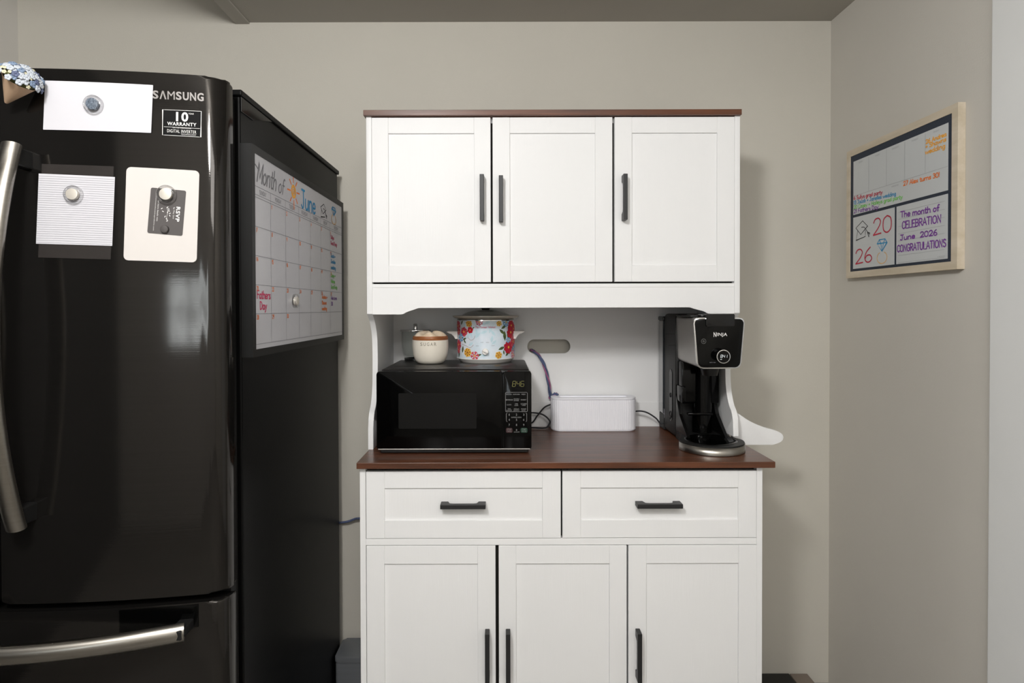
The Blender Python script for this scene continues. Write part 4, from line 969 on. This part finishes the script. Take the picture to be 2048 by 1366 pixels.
prism(bm, stadium(kx0 + .003, kx1 - .003, ky0 + .003, ky1 - .003, .034), lambda u, v, w_: Vector((u, v, w_)), ZT + .0004, ZT + .005)
prism(bm, st_, lambda u, v, w_: Vector((u, v, w_)), ZT + .004, kz1 - .006); obj('box', bm, M['box_white'], cb)
bm = nb(); n = 10
po = rrect(kx0 + .0005, kx1 - .0005, ky0 + .0005, ky1 - .0005, .036, n); pi_ = rrect(kx0 + .030, kx1 - .030, ky0 + .026, ky1 - .026, .014, n)
A = [bm.verts.new((x, y, kz1 - .005)) for x, y in po]; B = [bm.verts.new((x, y, kz1)) for x, y in po]; D = [bm.verts.new((x, y, kz1)) for x, y in pi_]; G = [bm.verts.new((x, y, kz1 - .004)) for x, y in pi_]
for i in range(len(po)):
    j = (i + 1) % len(po)
    bm.faces.new([A[i], A[j], B[j], B[i]]); bm.faces.new([B[i], B[j], D[j], D[i]]); bm.faces.new([D[i], D[j], G[j], G[i]])
bm.faces.new(G); bm.faces.new(A[::-1]); obj('lid', bm, M['box_white'], cb)
hx_, hz_ = fx(1066, YP), fz(707, YP) + .0095
pth = [(fx(1062, 2.15), 2.153, hz_ + .002), (hx_, 2.137, hz_), (fx(1078, 2.12), 2.12, fz(712, 2.12)), (fx(1089, 2.11), 2.112, fz(733, 2.11)), (fx(1096, 2.11), 2.112, fz(760, 2.11)), (fx(1100, 2.115), 2.117, fz(788, 2.115)), (kx0 + .003, 2.121, fz(797, 2.12)), (kx0 + .018, 2.121, kz1 + .006), (kx0 + .026, 2.112, kz1 + .002)]
pth = spline(pth, 12)
bd = thing('cable_bundle', (hx_, 2.13, hz_ - .05), 'twisted bundle of blue and mauve cords from wall slot to the cable box', 'cable')
for k, (m_, r_) in enumerate((('cord_b', .0034), ('cord_p', .0030), ('cord_b', .0028))):
    bm = nb(); n = len(pth); P = []
    for i, p in enumerate(pth):
        a = 2 * PI * (k / 3) + i * .20; P.append(Vector(p) + Vector((math.cos(a) * .0036, math.sin(a) * .0026, math.sin(a) * .001)))
    tube(bm, P, r_, 8); obj('cord', bm, M[m_], bd, smooth=60)
def cordthing(pts, r, m, label, n=10):
    bm = nb(); tube(bm, spline(pts, n), r, 10); o = obj('power_cord', bm, M[m], smooth=60); return tag(o, label, 'cord')
yq = 2.105; zq = ZT + .0050
cordthing([(fx(1040, 2.115), 2.118, fz(838, 2.12)), (fx(1062, 2.108), 2.114, fz(846, 2.115)), (fx(1075, 2.10), 2.110, fz(831, 2.11)), (fx(1089, 2.10), 2.110, fz(815, 2.11)), (kx0 + .004, 2.112, fz(809, 2.11))], .0027, 'cord', 'black power cord rising from behind the microwave into the cable box')
cordthing([(fx(1045, 2.115), 2.104, fz(826, 2.11)), (fx(1066, 2.10), 2.104, fz(826, 2.10)), (fx(1084, 2.10), 2.100, fz(829, 2.10)), (fx(1096, 2.09), 2.096, fz(838, 2.09)), (fx(1099, 2.09), 2.088, fz(846, 2.09)), (fx(1090, 2.08), 2.084, zq), (fx(1066, 2.08), 2.090, zq), (fx(1042, 2.08), 2.10, zq)], .0027, 'cord', 'black power cord looping on the counter beside the microwave')
cordthing([(kx1 - .004, 2.10, fz(824, 2.10)), (fx(1281, 2.09), 2.092, fz(823, 2.09)), (fx(1296, 2.08), 2.086, fz(827, 2.08)), (fx(1313, 2.07), 2.078, fz(838, 2.07)), (fx(1322, 2.07), 2.074, fz(848, 2.07)), (.5655, 2.068, ZT + .028)], .0027, 'cord', 'black power cord from the cable box to the coffee maker')
cordthing([(-.70, 2.155, fz(1050, 2.16)), (fx(676, 2.15), 2.152, fz(1045, 2.15)), (fx(694, 2.15), 2.15, fz(1042, 2.15)), (fx(708, 2.15), 2.15, fz(1037, 2.15)), (fx(718, 2.15), 2.150, fz(1036, 2.15)), (bx0 - .012, 2.162, fz(1034, 2.15)), (bx0 + .05, 2.1625, fz(1034, 2.15))], .0040, 'cord_b', 'dark bluish cord between the refrigerator and the hutch')

# ================================================================= COFFEE MAKER
cmk = thing('coffee_maker', (.622, 1.9, ZT), 'black and silver single-serve coffee maker on the right end of the walnut counter', 'coffee maker')
tx0, tx1 = .558, .686; TZ = E - .0225
bm = nb(); prism(bm, rrect(tx0, tx1, ZT + .002, TZ, .012), on_front(2.066), 0, .13, bev=.004)
bdy = obj('tower', bm, M['black_matte'], cmk, smooth=40)
bm = nb(); xbox(bm, tx0 + .006, tx1 - .004, 1.885, 1.94, ZT + .12, E - .17, bev=.006); lathe(bm, [(.030, ZT + .03), (.030, E - .17)], .632, 1.90, 32); xbox(bm, tx0 + .002, tx0 + .016, 1.872, 1.945, ZT + .125, ZT + .175, bev=.003)
xbox(bm, tx0 + .02, tx1 - .03, 1.866, 1.884, ZT + .086, ZT + .094, bev=.003)
obj('brew_column', bm, M['black_gloss'], cmk, smooth=40)
bm = nb(); xbox(bm, .553, tx1 - .006, 2.068, 2.128, ZT + .055, E - .045, bev=.006, seg=3); rv = obj('water_tank', bm, M['smoke'], cmk); rv['label'] = 'clear plastic water tank'
bm = nb(); xbox(bm, .552, tx1 - .006, 2.066, 2.131, E - .047, E - .032, bev=.004); obj('tank_lid', bm, M['black'], rv)
bm = nb(); xbox(bm, .556, tx1 - .006, 2.066, 2.128, ZT + .001, ZT + .055, bev=.003); obj('tank_dock', bm, M['black_matte'], cmk)
# side details
fl_ = lambda u, v, w_: Vector((tx0 - w_, u, v))
def sp(px, py): p = at(px, py, X=tx0); return (p.y, p.z)
bm = nb(); (y0, z0), (y1, z1) = sp(1342, 842), sp(1342, 738); prism(bm, rrect(y0 - .016, y0 + .016, z0, z1, .0155, n=8), fl_, -.001, .0015, bev=.0006)
sl = obj('frother_bay', bm, M['black_gloss'], cmk)
for py, r_ in ((828, .010), (790, .007)):
    bm = nb()
    y, z = sp(1342, py); tube(bm, [fl_(y + r_ * math.cos(a), z + r_ * math.sin(a), .002) for a in [2 * PI * k / 24 for k in range(25)]], .0012, 6)
    obj('frother_clip', bm, M['handle'], sl)
bm = nb(); A = [sp(1331, 668), sp(1352, 668), sp(1352, 690), sp(1337, 691), sp(1336, 716)]; stroke(bm, A, fl_, .0015, w=.0006); obj('panel_seam', bm, M['gasket'], cmk)
bm = nb(); A, B = sp(1323.5, 832), sp(1329, 818); prism(bm, [(A[0], A[1]), (B[0], A[1]), (B[0], B[1]), (A[0], B[1])], fl_, 0, .0006); obj('rating_label', bm, M['line_grey'], cmk)
# brew head: silver sides lofted to the front panel
YH = 1.702
def hd(px, py, Y=YH): return (fx(px, Y), fz(py, Y))
def trap(xl, xr, zb, zt, tap, r, n=6):
    """rounded panel, narrower at the bottom by tap on each side"""
    P = rrect(xl, xr, zb, zt, r, n)
    return [(x + (tap if x < (xl + xr) / 2 else -tap) * (zt - z) / (zt - zb), z) for x, z in P]
xl, zt_h = hd(1386.5, 637); xr, zb_h = hd(1490, 738); xr = min(xr, .6885)
fr_pts = trap(xl, xr, zb_h, zt_h, .012, .016); bk = trap(tx0 + .002, tx1, E - .172, TZ - .004, .004, .012)
bm = nb(); A = [bm.verts.new((x, YH + .004, z)) for x, z in fr_pts]; B = [bm.verts.new((x, 1.937, z)) for x, z in bk]
for i in range(len(A)): bm.faces.new([A[i], A[(i + 1) % len(A)], B[(i + 1) % len(A)], B[i]])
bm.faces.new(A); bm.faces.new(B[::-1]); hdo = obj('brew_head', bm, M['steel_grey'], cmk, smooth=40); hdo['label'] = 'silver brew head sides'
bm = nb(); prism(bm, trap(xl - .0008, xr + .0008, zb_h - .0008, zt_h + .0008, .012, .0165), on_front(YH + .006), 0, .006, bev=.0012); obj('panel_rim', bm, M['chrome'], hdo, smooth=40)
bm = nb(); prism(bm, trap(xl + .0030, xr - .0030, zb_h + .0030, zt_h - .0030, .0118, .0140), on_front(YH), -.002, .0012, bev=.0005); pn = obj('front_panel', bm, M['black_gloss'], hdo, smooth=40)
fh = on_front(YH - .0013)
u0, v0 = hd(1427, 675); u1, v1 = hd(1454, 666)
bm = nb(); print_text(bm, 'N', fh, u0, u0 + .0075, v0, v1 + .0008, bold=.01); print_text(bm, 'INJA', fh, u0 + .0092, u1, v0, v1 - .001, bold=.01)
o = obj('lettering', bm, M['ink_white'], pn); o['label'] = 'white lettering'
bm = nb(); pc = hd(1407, 683.5); stroke(bm, [(pc[0] + .0066 * math.cos(a), pc[1] + .0066 * math.sin(a)) for a in [2 * PI * k / 24 for k in range(25)]], fh, .0005, w=.0003)
stroke(bm, [(pc[0] + .0024 * math.cos(a), pc[1] + .0024 * math.sin(a)) for a in [math.radians(120 + 300 * k / 12) for k in range(13)]], fh, .0005, w=.0003); stroke(bm, [(pc[0], pc[1]), (pc[0], pc[1] + .003)], fh, .0005, w=.0003)
o = obj('power_symbol', bm, M['key_grey'], pn)
bm = nb(); a, b = hd(1419, 727), hd(1431, 724.5); print_text(bm, 'hold to clean', fh, a[0], b[0], a[1], b[1]); obj('small_print', bm, M['p_grey'], pn)
kc = hd(1441, 713); bm = nb(); lathe(bm, [(0, 0), (.0175, 0), (.0180, .018), (.0185, .0225), (.017, .024), (0, .024)], kc[0] , YH, 40, axis='-Y', cz=kc[1]); kb = obj('dial_knob', bm, M['black_gloss'], cmk, smooth=40)
bm = nb(); lathe(bm, [(.0172, .0226), (.0192, .0226), (.0192, .0245), (.0172, .0248)], kc[0], YH, 48, axis='-Y', cz=kc[1]); obj('dial_ring', bm, M['chrome'], kb, smooth=40)
fk = on_front(YH - .0242); bm = nb(); seven(bm, '841', fk, kc[0] - .0085, kc[0] + .0095, kc[1] - .003, kc[1] + .005, .0008, w_=.0003)
stroke(bm, [(kc[0] - .009, kc[1] - .0078), (kc[0] - .005, kc[1] - .0078)], fk, .0012, w=.0003)
o = obj('display_digits', bm, M['disp_w'], kb); o['label'] = 'white clock digits'
bm = nb(); a, b = hd(1411, 653.5), hd(1468, 629); prism(bm, rrect(a[0], b[0], a[1], b[1] - .0002, .002), on_front(YH + .03), 0, .036, bev=.003)
xbox(bm, a[0] - .006, b[0] + .004, YH + .02, 1.86, zt_h + .0005, E - .0215, bev=.003)
obj('brew_basket_lid', bm, M['black'], cmk, smooth=40)
bm = nb(); pts = [(hd(1380, 0, 1.72)[0], 1.735)]; xbox(bm, .548, .60, 1.75, 1.90, zt_h + .001, E - .0245, bev=.004); obj('head_top', bm, M['black_matte'], cmk, smooth=40)
bm = nb(); lathe(bm, [(.0, E - .205), (.022, E - .205), (.030, E - .172), (0, E - .172)], .622, 1.80, 32); obj('brew_spout', bm, M['black_matte'], cmk, smooth=40)
# drip base: round front, straight sides running back to the tower
bc, br = (.6215, 1.787), .0955
def dshape(r):
    return [(bc[0] + r * math.cos(a), bc[1] + r * math.sin(a)) for a in [PI + PI * k / 40 for k in range(41)]] + \
           spline([(bc[0] + r * .985, bc[1] + .012), (bc[0] + .070, 1.845), (tx1 - .002, 1.90)], 5) + [(tx1 - .002, 1.936), (tx0 + .002, 1.936)] + spline([(tx0 + .002, 1.90), (bc[0] - .070, 1.845), (bc[0] - r * .985, bc[1] + .012)], 5)
bm = nb(); prism(bm, dshape(br - .002), on_top(ZT), .001, .0275); bsm = obj('base', bm, M['black_matte'], cmk, smooth=40)
bm = nb(); P = dshape(br)[:41]
g = [[bm.verts.new((x, y, ZT + z)) for z in (.0015, .0235)] for x, y in P]; gi = [[bm.verts.new((bc[0] + (x - bc[0]) * .97, bc[1] + (y - bc[1]) * .97, ZT + z)) for z in (.0015, .0235)] for x, y in P]
for i in range(40):
    f = bm.faces.new([g[i][0], g[i + 1][0], g[i + 1][1], g[i][1]]); f.smooth = True
    f = bm.faces.new([g[i][1], g[i + 1][1], gi[i + 1][1], gi[i][1]])
o = obj('steel_band', bm, M['steel'], bsm); o['label'] = 'brushed steel band round the base'
bm = nb(); lathe(bm, [(0, .0277), (.066, .0277), (.068, .0290), (.074, .0290), (.076, .0277)], bc[0], bc[1] + .004, 56, cz=ZT); obj('warming_plate', bm, M['black_gloss'], bsm, smooth=40)
for s, x0 in ((-1, tx0 + .001), (1, tx1 - .011)):
    bm = nb(); prism(bm, [(1.815, ZT + .0274), (1.94, ZT + .0274), (1.94, ZT + .15), (1.925, ZT + .13), (1.90, ZT + .085)], lambda u, v, w_: Vector((w_, u, v)), x0, x0 + .010, bev=.001)
    obj('base_cheek', bm, M['black'], bsm)

# ================================================================= FRAMED PLANNER ON THE RIGHT WALL
PX = 1.1635; py0, py1 = 1.537, 2.032; pz0, pz1 = E + .0955, E + .521
pl = thing('planner_board', (1.174, (py0 + py1) / 2, pz0), 'pale wood framed weekly planner board hung on the right wall', 'planner board')
bm = nb(); frame_bars(bm, XR - .0005, PX, py0, py1, pz0, pz1, .021); obj('frame', bm, M['pale_wood'], pl)
XP = PX + .0018
bm = nb(); xbox(bm, XP, XP + .008, py0 + .019, py1 - .019, pz0 + .019, pz1 - .019); obj('backing', bm, M['navy'], pl)
mb = on_right_face(XP); pen_ = 1
def PP(px, py): p = at(px, py, X=XP); return (-p.y, p.z)
Z8 = lambda a, b: PP(1680 + a * 270 / 997, 200 + b * 370 / 1366)
ul, ur = Z8(101, 500)[0], Z8(800, 500)[0]; zt8 = (Z8(800, 170)[1] + Z8(101, 455)[1]) / 2; zb8 = (Z8(800, 1180)[1] + Z8(101, 1240)[1]) / 2
zd = (Z8(800, 697)[1] + Z8(101, 845)[1]) / 2; ud = Z8(411, 1000)[0]
bm = nb()
for a, b, c, d in ((ul, ur, zd + .0045, zt8), (ul, ud - .0045, zb8, zd - .0045), (ud + .0045, ur, zb8, zd - .0045)):
    prism(bm, [(a, c), (b, c), (b, d), (a, d)], mb, .0001, .0008)
obj('white_panels', bm, M['board_cool'], pl)
mb = on_right_face(XP - .0008)
zw = (Z8(800, 515)[1] + Z8(101, 690)[1]) / 2
bm = nb(); stroke(bm, [(ul, zw), (ur, zw)], mb, .0009, caps=False)
us = [Z8(a, 500)[0] for a in (215, 345, 480, 632)]
for u in us: stroke(bm, [(u, zw), (u, zt8 - .004)], mb, .0009, caps=False)
ub = [ul] + us + [ur]
for k, s in enumerate(('MONDAY', 'TUESDAY', 'WEDNESDAY', 'THURSDAY', 'FRIDAY')):
    m_ = (ub[k] + ub[k + 1]) / 2; l_ = .0036 * len(s); print_text(bm, s, mb, m_ - l_ / 2, m_ + l_ / 2, zt8 - .012, zt8 - .0075)
m_ = Z8(408, 660)[0]; print_text(bm, 'WEEKEND', mb, m_ - .016, m_ + .016, zw - .0105, zw - .006)
for k in range(9):
    z = zd - .022 - k * .0212; stroke(bm, [(ud + .013, z), (ur - .010, z)], mb, .0007, caps=False)
u0, v0 = Z8(722, 1163); u1, v1 = Z8(778, 1150); print_text(bm, 'U BRANDS', mb, u0, u1, v0, v0 + .0035)
obj('printed_grid', bm, M['p_lgrey'], pl)
def pw(s, a, b, a2, b2, hpx, m, lab, pen=None):
    (u0, v0), (u1, v1) = Z8(a, b), Z8(a2, b2); h = (Z8(a, b - hpx)[1] - v0) * .92
    bm = nb(); hand(bm, s, mb, u0, v0, h, width=u1 - u0, pen=pen or h * .15, rise=(v1 - v0) / (u1 - u0)); o = obj('handwriting', bm, M[m], pl); o['label'] = lab
pw('26 Andrea', 636, 325, 790, 264, 32, 'm_yellow', 'amber marker words', .0026); pw('+ Shawns', 634, 360, 788, 302, 34, 'm_yellow', 'amber marker words', .0026); pw('wedding', 632, 402, 782, 352, 36, 'm_yellow', 'amber marker words', .0026)
pw('27 Alex turns 30!', 470, 634, 740, 566, 34, 'm_orange', 'orange marker words', .0026)
pw('6 Sullys grad party', 104, 738, 318, 692, 28, 'm_red', 'red marker words', .0022); pw('13 Jacob + Janelles wedding', 104, 772, 418, 703, 28, 'm_blue', 'blue marker words', .0022)
pw('20 Casey + Haileys grad party', 104, 806, 466, 727, 28, 'm_green', 'green marker words', .0022); pw('21 Fathers Day', 104, 837, 288, 801, 30, 'm_purple', 'dark purple marker words', .0022)
pw('20', 242, 1003, 392, 966, 128, 'm_red', 'large red marker numbers', .0040); pw('26', 112, 1214, 246, 1190, 112, 'm_red', 'large red marker numbers', .0040)
pw('The month of', 450, 868, 738, 818, 46, 'm_purple', 'purple marker words', .0034); pw('CELEBRATION', 460, 952, 752, 902, 56, 'm_purple', 'purple marker words', .0034)
pw('June  2026', 446, 1036, 724, 996, 40, 'm_purple', 'purple marker words', .0034); pw('CONGRATULATIONS', 424, 1124, 788, 1082, 54, 'm_purple', 'purple marker words', .0034)
bm = nb(); a, b = Z8(120, 985); hat(bm, mb, a, b, .058, .0022, 1.27); obj('graduation_cap_drawing', bm, M['m_black'], pl)
bm = nb(); g0, g1 = Z8(313, 1087); gem(bm, mb, g0, g1, .0355, .0028, 1.36); obj('gem_drawing', bm, M['m_blue'], pl)
bm = nb(); band(bm, mb, g0, g1, .0345, .0026, 1.40, .92); obj('ring_drawing', bm, M['m_gold'], pl)

# ================================================================= LOW THINGS AT THE FLOOR
bn = thing('metal_bin', (-.475, 2.05, 0), 'grey brushed metal bin on the floor between refrigerator and hutch', 'bin')
zb = fz(1274, 2.155)
bm = nb(); prism(bm, rrect(-.574, -.412, 2.03, 2.15, .012), on_top(0), 0, zb - .02, bev=.004); obj('body', bm, M['bin'], bn, smooth=40)
bm = nb(); prism(bm, rrect(-.576, -.410, 2.028, 2.152, .012), on_top(0), zb - .02, zb, bev=.006); obj('lid', bm, M['bin'], bn, smooth=40)
zk = fz(1348, YW - .004)
bm = nb(); xbox(bm, .74, fx(1580, YW - .004), 1.78, YW - .004, 0.0, zk, bev=.002)
top('floor_tray', bm, M['black'], 'flat black tray on the floor just right of the hutch', 'tray')
bm = nb(); xbox(bm, fx(1581.5, YW - .004), fx(1617, YW - .004), 1.78, YW - .004, 0.0, zk - .001, bev=.002)
top('floor_ledge', bm, M['taupe'], 'taupe flat strip on the floor beside the black tray', 'strip')
